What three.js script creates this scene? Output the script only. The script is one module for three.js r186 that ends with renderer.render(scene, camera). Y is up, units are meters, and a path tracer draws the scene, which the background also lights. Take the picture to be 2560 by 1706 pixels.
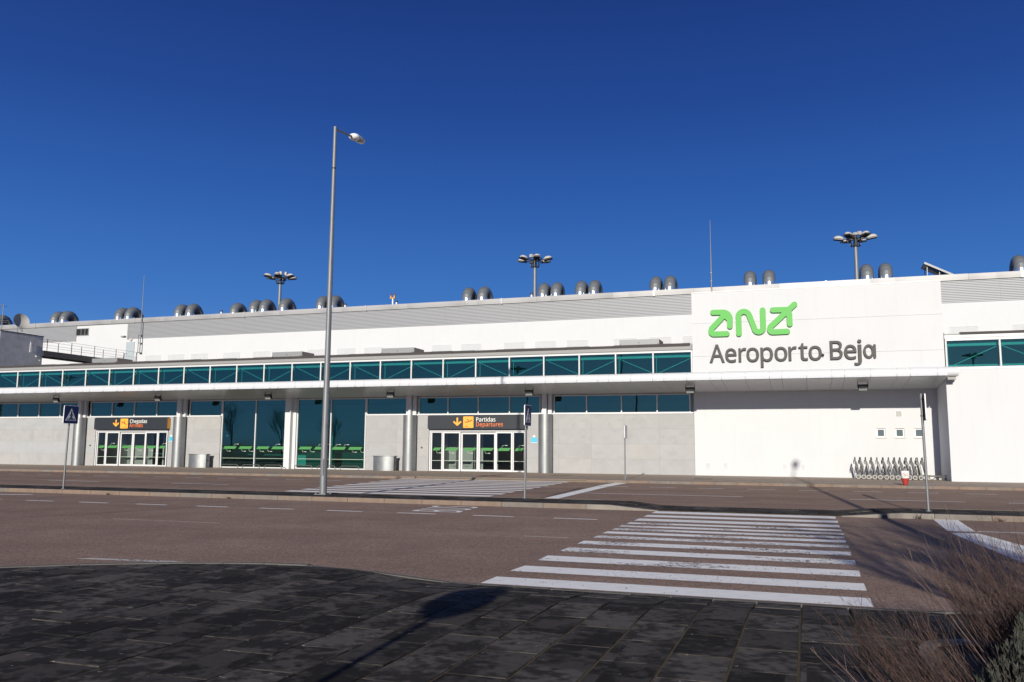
import * as THREE from 'three';
import { mergeGeometries } from 'three/addons/utils/BufferGeometryUtils.js';
import { FontLoader } from 'three/addons/loaders/FontLoader.js';

// ---------------------------------------------------------------- camera, sky, sun, exposure
const scene = new THREE.Scene();
const D2R = Math.PI / 180;
const camera = new THREE.PerspectiveCamera(43.6, 1024 / 682, 0.1, 4000);
camera.position.set(0, 1.6, 0);
camera.rotation.order = 'YXZ';
camera.rotation.set(7.16 * D2R, 18.95 * D2R, 0.37 * D2R);
scene.add(camera);

const SUN_EL = 16.1 * D2R, SUN_AZ = 5.0 * D2R;             // behind the camera, a little to its right
const sunDir = new THREE.Vector3(Math.cos(SUN_EL) * Math.sin(SUN_AZ), Math.sin(SUN_EL), Math.cos(SUN_EL) * Math.cos(SUN_AZ));
{
  const W = 256, H = 256, data = new Float32Array(W * H * 4);
  // elevation (degrees) -> linear radiance of a deep clear winter sky
  const stops = [[-90, .16, .16, .17], [-1, .2, .24, .3], [0, .165, .33, .62], [5, .085, .24, .58], [10, .046, .165, .485], [16, .026, .104, .38], [22, .016, .063, .275], [30, .0095, .036, .185], [50, .0065, .022, .105], [90, .005, .016, .075]];
  for (let j = 0; j < H; j++) for (let i = 0; i < W; i++) {
    const el = ((j + .5) / H - .5) * 180, az = ((i + .5) / W - .5) * 2 * Math.PI;
    let k = 0; while (k < stops.length - 2 && stops[k + 1][0] < el) k++;
    const a = stops[k], b = stops[k + 1], t = Math.min(1, Math.max(0, (el - a[0]) / (b[0] - a[0])));
    const e = el * D2R, dx = Math.cos(e) * Math.cos(az), dz = Math.cos(e) * Math.sin(az), dy = Math.sin(e);
    const c = dx * sunDir.x + dy * sunDir.y + dz * sunDir.z, ang = Math.acos(Math.min(1, Math.max(-1, c)));
    const glow = el > 0 ? .4 * Math.exp(-ang / .16) + .12 * Math.exp(-ang / .5) : 0;
    for (let q = 0; q < 3; q++) data[(j * W + i) * 4 + q] = a[1 + q] + (b[1 + q] - a[1 + q]) * t + glow * [1, .97, .9][q];
    data[(j * W + i) * 4 + 3] = 1;
  }
  const sky = new THREE.DataTexture(data, W, H, THREE.RGBAFormat, THREE.FloatType);
  sky.mapping = THREE.EquirectangularReflectionMapping; sky.magFilter = sky.minFilter = THREE.LinearFilter; sky.needsUpdate = true;
  scene.background = sky; scene.environment = sky;
}
const sun = new THREE.DirectionalLight(new THREE.Color(1, .93, .79), 4.9);
sun.position.set(-15 + sunDir.x * 150, sunDir.y * 150, -35 + sunDir.z * 150);
sun.target.position.set(-15, 0, -35);
sun.castShadow = true; sun.shadow.mapSize.set(4096, 4096);
Object.assign(sun.shadow.camera, { left: -80, right: 80, top: 60, bottom: -60, near: 1, far: 400 });
scene.add(sun, sun.target);
const EXPOSURE = 1.08;

// ---------------------------------------------------------------- helpers
let seed = 12345;
const rnd = () => { seed = (seed * 1664525 + 1013904223) >>> 0; return seed / 4294967296; };
const rr = (a, b) => a + (b - a) * rnd();
const V = (x, y, z) => new THREE.Vector3(x, y, z);
const V2 = (x, y) => new THREE.Vector2(x, y);
const lerp = (a, b, t) => a + (b - a) * t;
const sstep = (a, b, x) => { const t = Math.min(1, Math.max(0, (x - a) / (b - a))); return t * t * (3 - 2 * t); };
const names = {};
const numbered = n => { names[n] = (names[n] ?? -1) + 1; return names[n] ? `${n}_${String(names[n]).padStart(3, '0')}` : n; };
function tag(o, label, category, group, kind) {
  if (label) o.userData.label = label; if (category) o.userData.category = category;
  if (group) o.userData.group = group; if (kind) o.userData.kind = kind; return o;
}
function thing(name, label, category, pos = [0, 0, 0], turn = 0, group) {
  const o = new THREE.Group(); o.name = numbered(name); o.position.set(...pos); o.rotation.y = turn; scene.add(o);
  return tag(o, label, category, group);
}
const merge = g => { const l = [].concat(g).map(q => q.index ? q.toNonIndexed() : q).map(q => { for (const k of Object.keys(q.attributes)) if (!['position', 'normal', 'uv'].includes(k)) q.deleteAttribute(k); return q; }); return l.length === 1 ? l[0] : mergeGeometries(l); };
function part(parent, name, geos, mat, extra) {
  const m = new THREE.Mesh(merge(geos), mat); m.name = name; m.castShadow = m.receiveShadow = true;
  parent.add(m); if (extra) Object.assign(m.userData, extra); return m;
}
function share(parent, name, geo, mat) { const m = new THREE.Mesh(geo, mat); m.name = name; m.castShadow = m.receiveShadow = true; parent.add(m); return m; }
function dup(root, pos, turn, label, group) {
  const r = root.clone(); r.name = numbered(root.userData.base ?? root.name.replace(/_\d{3}$/, '')); r.userData = { ...root.userData, label }; if (group) r.userData.group = group;
  r.position.set(...pos); if (turn !== undefined) r.rotation.y = turn; scene.add(r); return r;
}
// uv in metres from position and the dominant normal axis
function uvWorld(g, s = 1, ox = 0, oy = 0) {
  if (g.index) g = g.toNonIndexed();
  const p = g.attributes.position, n = g.attributes.normal, uv = new Float32Array(p.count * 2);
  for (let i = 0; i < p.count; i++) {
    const ax = Math.abs(n.getX(i)), ay = Math.abs(n.getY(i)), az = Math.abs(n.getZ(i));
    let u, v;
    if (ay >= ax && ay >= az) { u = p.getX(i); v = -p.getZ(i); } else if (az >= ax) { u = p.getX(i); v = p.getY(i); } else { u = p.getZ(i); v = p.getY(i); }
    uv[2 * i] = u * s + ox; uv[2 * i + 1] = v * s + oy;
  }
  g.setAttribute('uv', new THREE.BufferAttribute(uv, 2)); return g;
}
const box = (x0, x1, y0, y1, z0, z1) => uvWorld(new THREE.BoxGeometry(Math.abs(x1 - x0), Math.abs(y1 - y0), Math.abs(z1 - z0)).translate((x0 + x1) / 2, (y0 + y1) / 2, (z0 + z1) / 2));
function cyl(a, b, r0, r1 = r0, n = 12, open = false) {
  const d = b.clone().sub(a), l = d.length(), g = new THREE.CylinderGeometry(r1, r0, l, n, 1, open);
  g.translate(0, l / 2, 0).applyQuaternion(new THREE.Quaternion().setFromUnitVectors(V(0, 1, 0), d.normalize())); return g.translate(a.x, a.y, a.z);
}
const bar = (a, b, w, h = w) => { const d = b.clone().sub(a), l = d.length(), g = new THREE.BoxGeometry(w, h, l); g.lookAt(d); return g.translate((a.x + b.x) / 2, (a.y + b.y) / 2, (a.z + b.z) / 2); };
const tubePath = (pts, r, seg = 24, n = 8, tension = .5) => new THREE.TubeGeometry(new THREE.CatmullRomCurve3(pts, false, 'catmullrom', tension), seg, r, n, false);
const extr = (shape, depth, bevel = 0, cs = 10) => new THREE.ExtrudeGeometry(shape, { depth, bevelEnabled: bevel > 0, bevelSize: bevel, bevelThickness: bevel, bevelSegments: 2, curveSegments: cs });
function roundRect(x0, y0, x1, y1, r) {
  const s = new THREE.Shape(); s.moveTo(x0 + r, y0); s.lineTo(x1 - r, y0); s.quadraticCurveTo(x1, y0, x1, y0 + r); s.lineTo(x1, y1 - r); s.quadraticCurveTo(x1, y1, x1 - r, y1);
  s.lineTo(x0 + r, y1); s.quadraticCurveTo(x0, y1, x0, y1 - r); s.lineTo(x0, y0 + r); s.quadraticCurveTo(x0, y0, x0 + r, y0); return s;
}
// outline of a drawing made of round-ended strokes: strokes = [{p:[[x,y],...], w}], returns Shapes (marching squares on the distance)
function strokeShapes(strokes, cell) {
  let x0 = 1e9, x1 = -1e9, y0 = 1e9, y1 = -1e9;
  for (const s of strokes) for (const [x, y] of s.p) { x0 = Math.min(x0, x - s.w); x1 = Math.max(x1, x + s.w); y0 = Math.min(y0, y - s.w); y1 = Math.max(y1, y + s.w); }
  x0 -= cell; y0 -= cell; const nx = Math.ceil((x1 - x0) / cell) + 2, ny = Math.ceil((y1 - y0) / cell) + 2;
  const f = new Float32Array(nx * ny);
  for (let j = 0; j < ny; j++) for (let i = 0; i < nx; i++) {
    const x = x0 + i * cell, y = y0 + j * cell; let d = 1e9;
    for (const s of strokes) for (let k = 0; k < s.p.length - 1; k++) {
      const [ax, ay] = s.p[k], [bx, by] = s.p[k + 1], ux = bx - ax, uy = by - ay, t = Math.min(1, Math.max(0, ((x - ax) * ux + (y - ay) * uy) / (ux * ux + uy * uy || 1)));
      d = Math.min(d, Math.hypot(x - ax - ux * t, y - ay - uy * t) - s.w / 2);
    }
    f[j * nx + i] = d === 0 ? 1e-6 : d;
  }
  const key = (i, j, h) => h + ':' + i + ':' + j, next = new Map(), pt = new Map();
  const P = (i, j, h) => { const k = key(i, j, h); if (!pt.has(k)) { const a = f[j * nx + i], b = h ? f[j * nx + i + 1] : f[(j + 1) * nx + i], t = a / (a - b); pt.set(k, V2(x0 + (i + (h ? t : 0)) * cell, y0 + (j + (h ? 0 : t)) * cell)); } return k; };
  for (let j = 0; j < ny - 1; j++) for (let i = 0; i < nx - 1; i++) {
    const c = (f[j * nx + i] < 0) | (f[j * nx + i + 1] < 0) << 1 | (f[(j + 1) * nx + i + 1] < 0) << 2 | (f[(j + 1) * nx + i] < 0) << 3;
    const b = () => P(i, j, 1), r = () => P(i + 1, j, 0), t = () => P(i, j + 1, 1), l = () => P(i, j, 0), add = (p, q) => next.set(p, q);
    switch (c) {   // inside on the left of the direction
      case 1: add(b(), l()); break; case 2: add(r(), b()); break; case 3: add(r(), l()); break; case 4: add(t(), r()); break;
      case 5: add(b(), r()); add(t(), l()); break; case 6: add(t(), b()); break; case 7: add(t(), l()); break; case 8: add(l(), t()); break;
      case 9: add(b(), t()); break; case 10: add(l(), b()); add(r(), t()); break; case 11: add(r(), t()); break; case 12: add(l(), r()); break; case 13: add(b(), r()); break; case 14: add(l(), b()); break;
    }
  }
  const loops = [];
  while (next.size) { const st = next.keys().next().value; let k = st; const lp = []; do { lp.push(pt.get(k)); const n = next.get(k); next.delete(k); k = n; } while (k !== st && k !== undefined && next.has(k)); if (lp.length > 5) loops.push(lp); }
  const outer = loops.filter(l => !THREE.ShapeUtils.isClockWise(l)), inner = loops.filter(l => THREE.ShapeUtils.isClockWise(l));
  const inside = (p, poly) => { let c = false; for (let i = 0, j = poly.length - 1; i < poly.length; j = i++) if (poly[i].y > p.y !== poly[j].y > p.y && p.x < (poly[j].x - poly[i].x) * (p.y - poly[i].y) / (poly[j].y - poly[i].y) + poly[i].x) c = !c; return c; };
  return outer.map(o => { const s = new THREE.Shape(o); s.holes = inner.filter(h => inside(h[0], o)).map(h => new THREE.Path(h)); return s; });
}
const arc = (cx, cy, r, a0, a1, n = 10) => Array.from({ length: n + 1 }, (_, i) => { const a = (a0 + (a1 - a0) * i / n) * D2R; return [cx + r * Math.cos(a), cy + r * Math.sin(a)]; });

// value noise (tileable when period is given)
const perm = new Uint8Array(512); { const a = [...Array(256).keys()]; for (let i = 255; i > 0; i--) { const j = Math.floor(rnd() * (i + 1));[a[i], a[j]] = [a[j], a[i]]; } for (let i = 0; i < 512; i++) perm[i] = a[i & 255]; }
function vn(x, y, per = 256) {
  const xi = Math.floor(x), yi = Math.floor(y), fx = x - xi, fy = y - yi, m = v => ((v % per) + per) % per & 255;
  const h = (a, b) => perm[perm[m(a)] + m(b)] / 255, u = fx * fx * (3 - 2 * fx), v = fy * fy * (3 - 2 * fy);
  return lerp(lerp(h(xi, yi), h(xi + 1, yi), u), lerp(h(xi, yi + 1), h(xi + 1, yi + 1), u), v);
}
const fbm = (x, y, per, o = 4) => { let s = 0, a = .5, t = 0; for (let i = 0; i < o; i++) { s += a * vn(x, y, per); t += a; x *= 2; y *= 2; per *= 2; a *= .5; } return s / t; };
function tex(size, metres, fn, srgb = true) {                   // fn(u,v) in 0..1 -> [r,g,b] (linear) or a grey value
  const d = new Uint8Array(size * size * 4), enc = c => 255 * (srgb ? (c <= .0031308 ? 12.92 * c : 1.055 * c ** (1 / 2.4) - .055) : c);
  for (let j = 0; j < size; j++) for (let i = 0; i < size; i++) { const c = fn(i / size, j / size), k = (j * size + i) * 4; for (let q = 0; q < 3; q++) d[k + q] = Math.min(255, Math.max(0, enc(Array.isArray(c) ? c[q] : c))); d[k + 3] = 255; }
  const t = new THREE.DataTexture(d, size, size); t.wrapS = t.wrapT = THREE.RepeatWrapping; t.magFilter = THREE.LinearFilter; t.minFilter = THREE.LinearMipmapLinearFilter; t.generateMipmaps = true;
  t.repeat.set(1 / metres, 1 / metres); if (srgb) t.colorSpace = THREE.SRGBColorSpace; t.needsUpdate = true; return t;
}
const col = (r, g = r, b = r) => new THREE.Color().setRGB(r, g, b);
const std = (c, rough = .8, metal = 0, o = {}) => new THREE.MeshStandardMaterial({ color: c, roughness: rough, metalness: metal, ...o });

// ---------------------------------------------------------------- materials
const asphaltMap = tex(1024, 4, (u, v) => {
  const g = vn(u * 128, v * 128, 128) * .4 + vn(u * 256, v * 256, 256) * .6, big = fbm(u * 6, v * 6, 6, 4), st = vn(u * 200 + 3, v * 200, 200);
  let c = [.315, .222, .177].map(q => q * (.42 + .98 * g) * (.84 + .3 * big));
  if (st > .93) c = [.46, .41, .37]; else if (st < .1) c = c.map(q => q * .45);
  return c;
});
const asphaltBump = tex(512, 2, (u, v) => vn(u * 256, v * 256, 256), false);
const M = {};
M.asphalt = new THREE.MeshPhysicalMaterial({ map: asphaltMap, roughness: .95, specularIntensity: .3, vertexColors: true, bumpMap: asphaltBump, bumpScale: .004 });
M.darkLine = std(col(.035, .03, .03), .8);
const paintTex = (wear, off) => tex(512, 4, (u, v) => {
  const cl = sstep(.5 - wear * .35, .75, fbm(u * 5 + off, v * 9 + off, 256, 3)), fine = vn(u * 90 + off, v * 220, 256) * .6 + vn(u * 250, v * 256 + off, 256) * .4;
  const worn = fine > 1.02 - wear * .52 * cl, crack = vn(u * 230 + off, v * 24, 256) > .965;
  const base = .95 * (.93 + .1 * vn(u * 40, v * 40, 40));
  return worn || crack ? [.16, .135, .125] : [base, base, base * .985];
});
M.paint = std(0xffffff, .75, 0, { map: paintTex(.45, 3) });
M.paintFar = std(0xffffff, .75, 0, { map: paintTex(.12, 29) });
M.paintWorn = std(0xffffff, .78, 0, { map: paintTex(1, 11) });
M.paintThin = std(col(.62, .6, .58), .8, 0, { map: paintTex(.9, 19) });
const slateMap = off => tex(512, 3, (u, v) => {
  const a = fbm(u * 9 + off, v * 9, 256, 5), b = fbm(u * 48, v * 48 + off, 256, 3), st = sstep(.40, .62, a * .62 + b * .38);
  const g = .9 + .2 * vn(u * 250, v * 250, 250), lich = vn(u * 55 + off, v * 55, 256) * vn(u * 130, v * 130 + off, 256);
  const c = [lerp(.023, .078, st), lerp(.0213, .072, st), lerp(.0205, .069, st)].map(q => q * g);
  return lich > .80 ? [.26, .25, .24] : c;
});
const slateMaps = [slateMap(3), slateMap(41), slateMap(87)];
const slateBump = tex(256, 1, (u, v) => fbm(u * 24, v * 24, 24, 3), false);
M.slate = slateMaps.flatMap(m => [.74, 1.0, 1.32].map(k => new THREE.MeshPhysicalMaterial({ map: m, color: col(k * 1.02, k, k * .97), roughness: .92, specularIntensity: .25, bumpMap: slateBump, bumpScale: .003 })));
M.joint = std(col(.085, .063, .038), .95, 0, { map: tex(256, 1, (u, v) => { const a = fbm(u * 20, v * 20, 20, 3); return a > .55 ? [.7, .75, .45] : [1, .9, .75].map(q => q * (.5 + a)); }) });
const concreteMap = tex(512, 2.5, (u, v) => { const a = fbm(u * 8, v * 8, 8, 5), g = vn(u * 200, v * 200, 200), q = .72 + .4 * a; const s = (g < .06 ? .7 : 1) * (.95 + .1 * g); return [q * s, q * s, q * s]; });
M.kerb = [[.222, .165, .132], [.208, .168, .14], [.232, .172, .136], [.195, .172, .155]].map(c => std(col(...c), .9, 0, { map: concreteMap }));
M.kerbDark = std(col(.12, .115, .11), .9, 0, { map: concreteMap });
M.kerbPale = std(col(.26, .235, .21), .9, 0, { map: concreteMap });
M.tan = [[.345, .275, .222], [.365, .292, .238], [.325, .26, .212], [.34, .285, .242]].map(c => std(col(...c), .92, 0, { map: concreteMap }));
M.tanJoint = std(col(.14, .115, .09), .95);
M.stone = [[.362, .364, .375], [.353, .356, .368], [.366, .365, .372], [.354, .359, .374], [.346, .348, .358], [.357, .370, .396]].map((c, i) => std(col(...c), .82, 0, { map: tex(256, 2.2 + i * .17, (u, v) => { const a = fbm(u * 6 + i * 9, v * 6, 256, 5), g = vn(u * 120, v * 120, 120), st = sstep(.62, .75, fbm(u * 3 + i * 13, v * 5 + 40, 256, 4)); const q = (.9 + .14 * a) * (.97 + .05 * g) * (1 - .05 * st); return [q, q * (1 - .006 * st), q * (1 - .015 * st)]; }) }));
M.plaster = std(col(.565, .58, .615), .85, 0, { map: tex(512, 7, (u, v) => { const a = fbm(u * 5, v * 5, 5, 5), s = fbm(u * 40, v * 3, 40, 3), q = .955 + .045 * a; const d = s > .66 ? .985 : 1; return [q * d, q * d, q * d * .995]; }) });
M.white = std(col(.60, .61, .635), .45);
M.whitePanel = new THREE.MeshPhysicalMaterial({ color: col(.585, .60, .635), roughness: .32, clearcoat: .35, clearcoatRoughness: .2 });
M.cladding = std(col(.315, .325, .352), .55, .1);
M.coping = std(col(.42, .42, .43), .42, .3, { map: tex(256, 6, (u, v) => { const a = fbm(u * 4, v * 8, 256, 4); return .8 + .35 * a; }) });
M.fascia = std(col(.26, .26, .265), .6);
M.gutter = std(col(.045, .04, .042), .75);
M.roof = std(col(.22, .21, .2), .9);
M.galv = std(col(.205, .215, .23), .52, .35, { map: tex(256, .5, (u, v) => .75 + .4 * vn(u * 30, v * 30, 30)) });
M.zinc = std(col(.62, .64, .66), .25, .9);
M.duct = std(col(.15, .165, .185), .5, .15, { map: tex(256, 1.5, (u, v) => .75 + .45 * fbm(u * 6, v * 6, 6, 4)) });
M.steel = std(col(.33, .345, .36), .52, .75, { map: tex(256, 1.2, (u, v) => { const a = fbm(u * 5, v * 5, 5, 4), s = vn(u * 12, v * 220, 256); return (.72 + .32 * a) * (.93 + .12 * s); }) });
M.chrome = std(col(.15, .148, .147), .4, .45);
M.darkMetal = std(col(.05, .05, .055), .5, .3);
M.black = std(col(.012, .012, .013), .5);
M.rubber = std(col(.03), .8);
M.greyPlastic = std(col(.45, .44, .43), .6);
M.tealGlass = new THREE.MeshPhysicalMaterial({ color: col(.15, .48, .49), transmission: 1, thickness: 0, roughness: 0, ior: 1.65, specularIntensity: 1 });
M.tealVar = [[.14, .50, .46], [.125, .475, .44], [.155, .52, .475]].map(c => { const m = M.tealGlass.clone(); m.color = col(...c); return m; });
M.coating = new THREE.MeshPhysicalMaterial({ color: col(.25, 1, .78), metalness: 1, roughness: 0, transparent: true, opacity: .08 });
M.clearGlass = new THREE.MeshPhysicalMaterial({ color: col(.62, .68, .66), transmission: 1, thickness: 0, roughness: 0, ior: 1.5 });
M.windowDark = new THREE.MeshPhysicalMaterial({ color: col(.09, .115, .125), roughness: .12, clearcoat: .5 });
M.lampGlass = new THREE.MeshPhysicalMaterial({ color: col(.24, .265, .265), roughness: .12, clearcoat: .6 });
M.green = std(col(.088, .40, .072), .6);
M.greenEdge = std(col(.12, .42, .08), .55);
M.letter = std(col(.056, .053, .057), .65);
M.navy = std(col(.011, .017, .027), .6);
M.navyLight = std(col(.02, .028, .04), .45);
M.orange = std(col(.86, .38, .045), .55);
M.orangeText = std(col(.80, .20, .06), .6);
M.whitePaint = std(col(.8), .6);
M.blue = std(col(.003, .02, .105), .75);
M.greenFilm = std(col(.05, .235, .06), .6);
M.whiteFilm = std(col(.5, .62, .5), .6);
M.red = std(col(.36, .035, .03), .5);
M.redText = std(col(.22, .03, .03), .6);
M.cyan = std(col(.06, .42, .62), .5);
M.interior = std(col(.6, .61, .61), .85);
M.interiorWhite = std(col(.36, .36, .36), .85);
M.interiorPale = std(col(.42, .43, .43), .8);
M.floorTile = std(col(.10, .098, .095), .35);
M.doorGrey = std(col(.36, .41, .45), .55);
M.greyWall = std(col(.50, .50, .505), .88, 0, { map: concreteMap });
M.solar = new THREE.MeshPhysicalMaterial({ color: col(.015, .02, .05), roughness: .15, clearcoat: 1 });
M.amber = std(col(.5, .27, .06), .6);
M.redLens = std(col(.10, .008, .008), .4);
M.soil = std(col(.055, .042, .03), .95, 0, { map: concreteMap });
M.twig = [[.040, .021, .018], [.056, .030, .026], [.026, .016, .014], [.14, .095, .085]].map(c => std(col(...c), .85));
M.leafGrey = [[.040, .044, .037], [.054, .059, .050], [.028, .032, .024]].map(c => std(col(...c), .8));
M.bark = std(col(.11, .09, .07), .9);
M.leafDark = std(col(.045, .065, .03), .85);
M.grass = std(col(.17, .15, .085), .95, 0, { map: tex(512, 9, (u, v) => { const a = fbm(u * 12, v * 12, 12, 5); return [.7 + .6 * a, .75 + .5 * a, .7 + .5 * a]; }) });
M.lot = std(col(.13, .125, .12), .95, 0, { map: concreteMap });

// ---------------------------------------------------------------- ground, road and markings
const ZA = -50.2, ZB = -46.8, ZU = -61.5;                     // lower facade, upper block and clerestory, hall behind
{
  const g = new THREE.PlaneGeometry(3000, 3000).rotateX(-Math.PI / 2).translate(0, -.06, 0);
  const ground = new THREE.Mesh(uvWorld(g), M.grass); ground.name = 'ground'; ground.receiveShadow = true; scene.add(ground); tag(ground, 'dry open ground reaching the horizon around the airport', 'ground', null, 'structure');
  const lot = new THREE.Mesh(box(-220, 90, -.05, -.03, 6, 100), M.lot); lot.name = 'car_park'; lot.receiveShadow = true; scene.add(lot); tag(lot, 'asphalt car park on the near side of the road', 'car park', null, 'structure');
}
const road = new THREE.Group(); road.name = 'road'; scene.add(road); tag(road, 'reddish brown asphalt road in front of the terminal', 'road', null, 'structure');
{
  const W = 140, H = 37, g = new THREE.PlaneGeometry(W, H, 280, 74).rotateX(-Math.PI / 2).translate(-32, 0, -22.5);
  const p = g.attributes.position, c = new Float32Array(p.count * 3);
  for (let i = 0; i < p.count; i++) {
    const x = p.getX(i), z = p.getZ(i), a = fbm(x * .22 + 40, z * .5 + 40, 256, 4), b = fbm(x * .05 + 9, z * .9 + 9, 256, 3), k = .70 + .28 * a + .32 * b;
    c.set([k * (1.02 - .05 * b), k, k * (.98 + .04 * b)], i * 3);
  }
  g.setAttribute('color', new THREE.BufferAttribute(c, 3)); 
  const uv = g.attributes.uv; for (let i = 0; i < p.count; i++) uv.setXY(i, p.getX(i), -p.getZ(i));
  const m = new THREE.Mesh(g, M.asphalt); m.name = 'asphalt'; m.receiveShadow = true; road.add(m);
}
function sheet(pts, y = .004) {                               // flat polygon on the ground, pts [[x,z]...]
  const s = new THREE.Shape(pts.map(([x, z]) => V2(x, -z))), g = new THREE.ShapeGeometry(s).rotateX(-Math.PI / 2).translate(0, y, 0);
  return uvWorld(g);
}
const rect = (x0, x1, z0, z1) => [[x0, z0], [x1, z0], [x1, z1], [x0, z1]];
const wob = a => a.map(([x, z]) => [x + rr(-.015, .015), z + rr(-.008, .008)]);
const nearStripes = [[-9.76, -10.31], [-10.84, -11.4], [-12, -12.58], [-13.18, -13.73], [-14.28, -14.82], [-15.37, -15.8], [-16.23, -16.64], [-16.98, -17.37], [-17.72, -18.1], [-18.48, -18.88], [-19.36, -19.96], [-20.53, -21.11], [-21.75, -22.45]];
nearStripes.forEach(([a, b], i) => part(road, 'zebra_stripe', sheet(wob(rect(-3.72, .61, a, b))), i < 2 || i > 9 ? M.paint : M.paintWorn));
{
  const xl = z => lerp(-17.85, -19.35, (-26.6 - z) / 10.6), xr = z => lerp(-9.98, -10.8, (-26.9 - z) / 12.8);
  for (let k = 0; k < 10; k++) { const a = -26.85 - k * 1.4, b = a - .66; part(road, 'zebra_stripe', sheet(wob([[xl(a), a], [xr(a), a], [xr(b), b], [xl(b), b]])), M.paintFar); }
}
for (let x = -29.55; x < -4.3; x += 1.997) part(road, 'lane_dash', sheet(wob(rect(x, x + 1.03, -19.22, -19.36))), M.paint);
part(road, 'lane_line', sheet(rect(3.17, 22, -19.45, -19.55)), M.paint);
part(road, 'edge_line', sheet([[2.78, -22.87], [3.3, -22.82], [3.14, -19.42], [2.63, -19.36]]), M.paint);
part(road, 'edge_line', sheet([[2.62, -19.0], [3.13, -19.04], [4.0, -13.2], [4.6, -10.4], [4.1, -10.2], [2.9, -14.3]]), M.paint);
for (let x = -44.0; x < 12; x += 1.985) if (x < -20.5 || x > -8.3) part(road, 'lane_dash', sheet(wob(rect(x, x + 1.05, -36.3, -36.44))), M.paint);
for (const [a, b] of [[-46.5, -43.5], [-39.7, -36.75], [-32.84, -29.89], [-26.0, -23.05], [-7.78, -2.11], [1.29, 4.71], [5.9, 12]]) part(road, 'lane_dash', sheet(rect(a, b, -30.45, -30.58)), M.paint);
part(road, 'stop_line', sheet([[-8.05, -26.6], [-7.58, -26.6], [-8.0, -36.0], [-8.55, -36.2]]), M.paint);
part(road, 'stop_line', sheet([[-8.63, -36.5], [-8.02, -36.1], [-8.0, -40.1], [-8.6, -40.1]], .0045), M.paint);
part(road, 'edge_line', sheet([[-29, -19.6], [-24.0, -21.6], [-23.7, -21.5], [-28.7, -19.35]]), M.paint);
part(road, 'worn_line', [sheet(rect(-14.5, -11.67, -15.2, -15.25)), sheet(rect(-4.96, -4.11, -15.14, -15.2)), sheet([[-9.9, -9.72], [-8.3, -9.86], [-7.6, -10.0], [-8.4, -10.02], [-9.7, -9.86]])], M.paintThin);
part(road, 'asphalt_seam', [sheet(rect(-60, 20, -19.62, -19.645)), sheet(rect(-60, 14, -19.02, -19.035))], M.darkLine);
function strip(pts, w) { const L = [], R = []; pts.forEach(([x, z], i) => { const a = pts[Math.max(0, i - 1)], b = pts[Math.min(pts.length - 1, i + 1)], dx = b[0] - a[0], dz = b[1] - a[1], l = Math.hypot(dx, dz); L.push([x - dz / l * w / 2, z + dx / l * w / 2]); R.unshift([x + dz / l * w / 2, z - dx / l * w / 2]); }); return sheet([...L, ...R], .003); }
const wiggle = (a, b, n, s) => Array.from({ length: n + 1 }, (_, i) => { const t = i / n; return [lerp(a[0], b[0], t) + (vn(i * .9, s) - .5) * .12, lerp(a[1], b[1], t)]; });
part(road, 'dark_road_line', [strip([...wiggle([-17.5, -12.8], [-16.0, -16.0], 8, 1.3), ...wiggle([-15.95, -16.3], [-15.3, -19.0], 8, 5.3)], .035), strip(wiggle([-33.9, -29], [-36.1, -36.4], 10, 9.1), .07), strip(wiggle([-22.9, -27.3], [-24.5, -33.4], 8, 12.1), .05)], M.darkLine);  // thin dark wavering strips laid flat on the asphalt

// ---------------------------------------------------------------- BUS lettering on the near road
const font = await new FontLoader().loadAsync('fonts/droid/droid_sans_regular.typeface.json');
const fontBold = await new FontLoader().loadAsync('fonts/droid/droid_sans_bold.typeface.json');
{
  const shapes = font.generateShapes('BUS', 1), g = new THREE.ShapeGeometry(shapes, 6); g.computeBoundingBox();
  const bb = g.boundingBox, w = bb.max.x - bb.min.x, h = bb.max.y - bb.min.y;
  g.translate(-bb.min.x, -bb.min.y, 0).scale(2.05 / w, 1.35 / h, 1);
  const p = g.attributes.position; for (let i = 0; i < p.count; i++) { const x = p.getX(i), y = p.getY(i); p.setXYZ(i, -8.2 - y - x * .12, .005, -19.98 - x); }
  g.computeVertexNormals(); part(road, 'road_lettering', uvWorld(g), M.paint);
}

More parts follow.
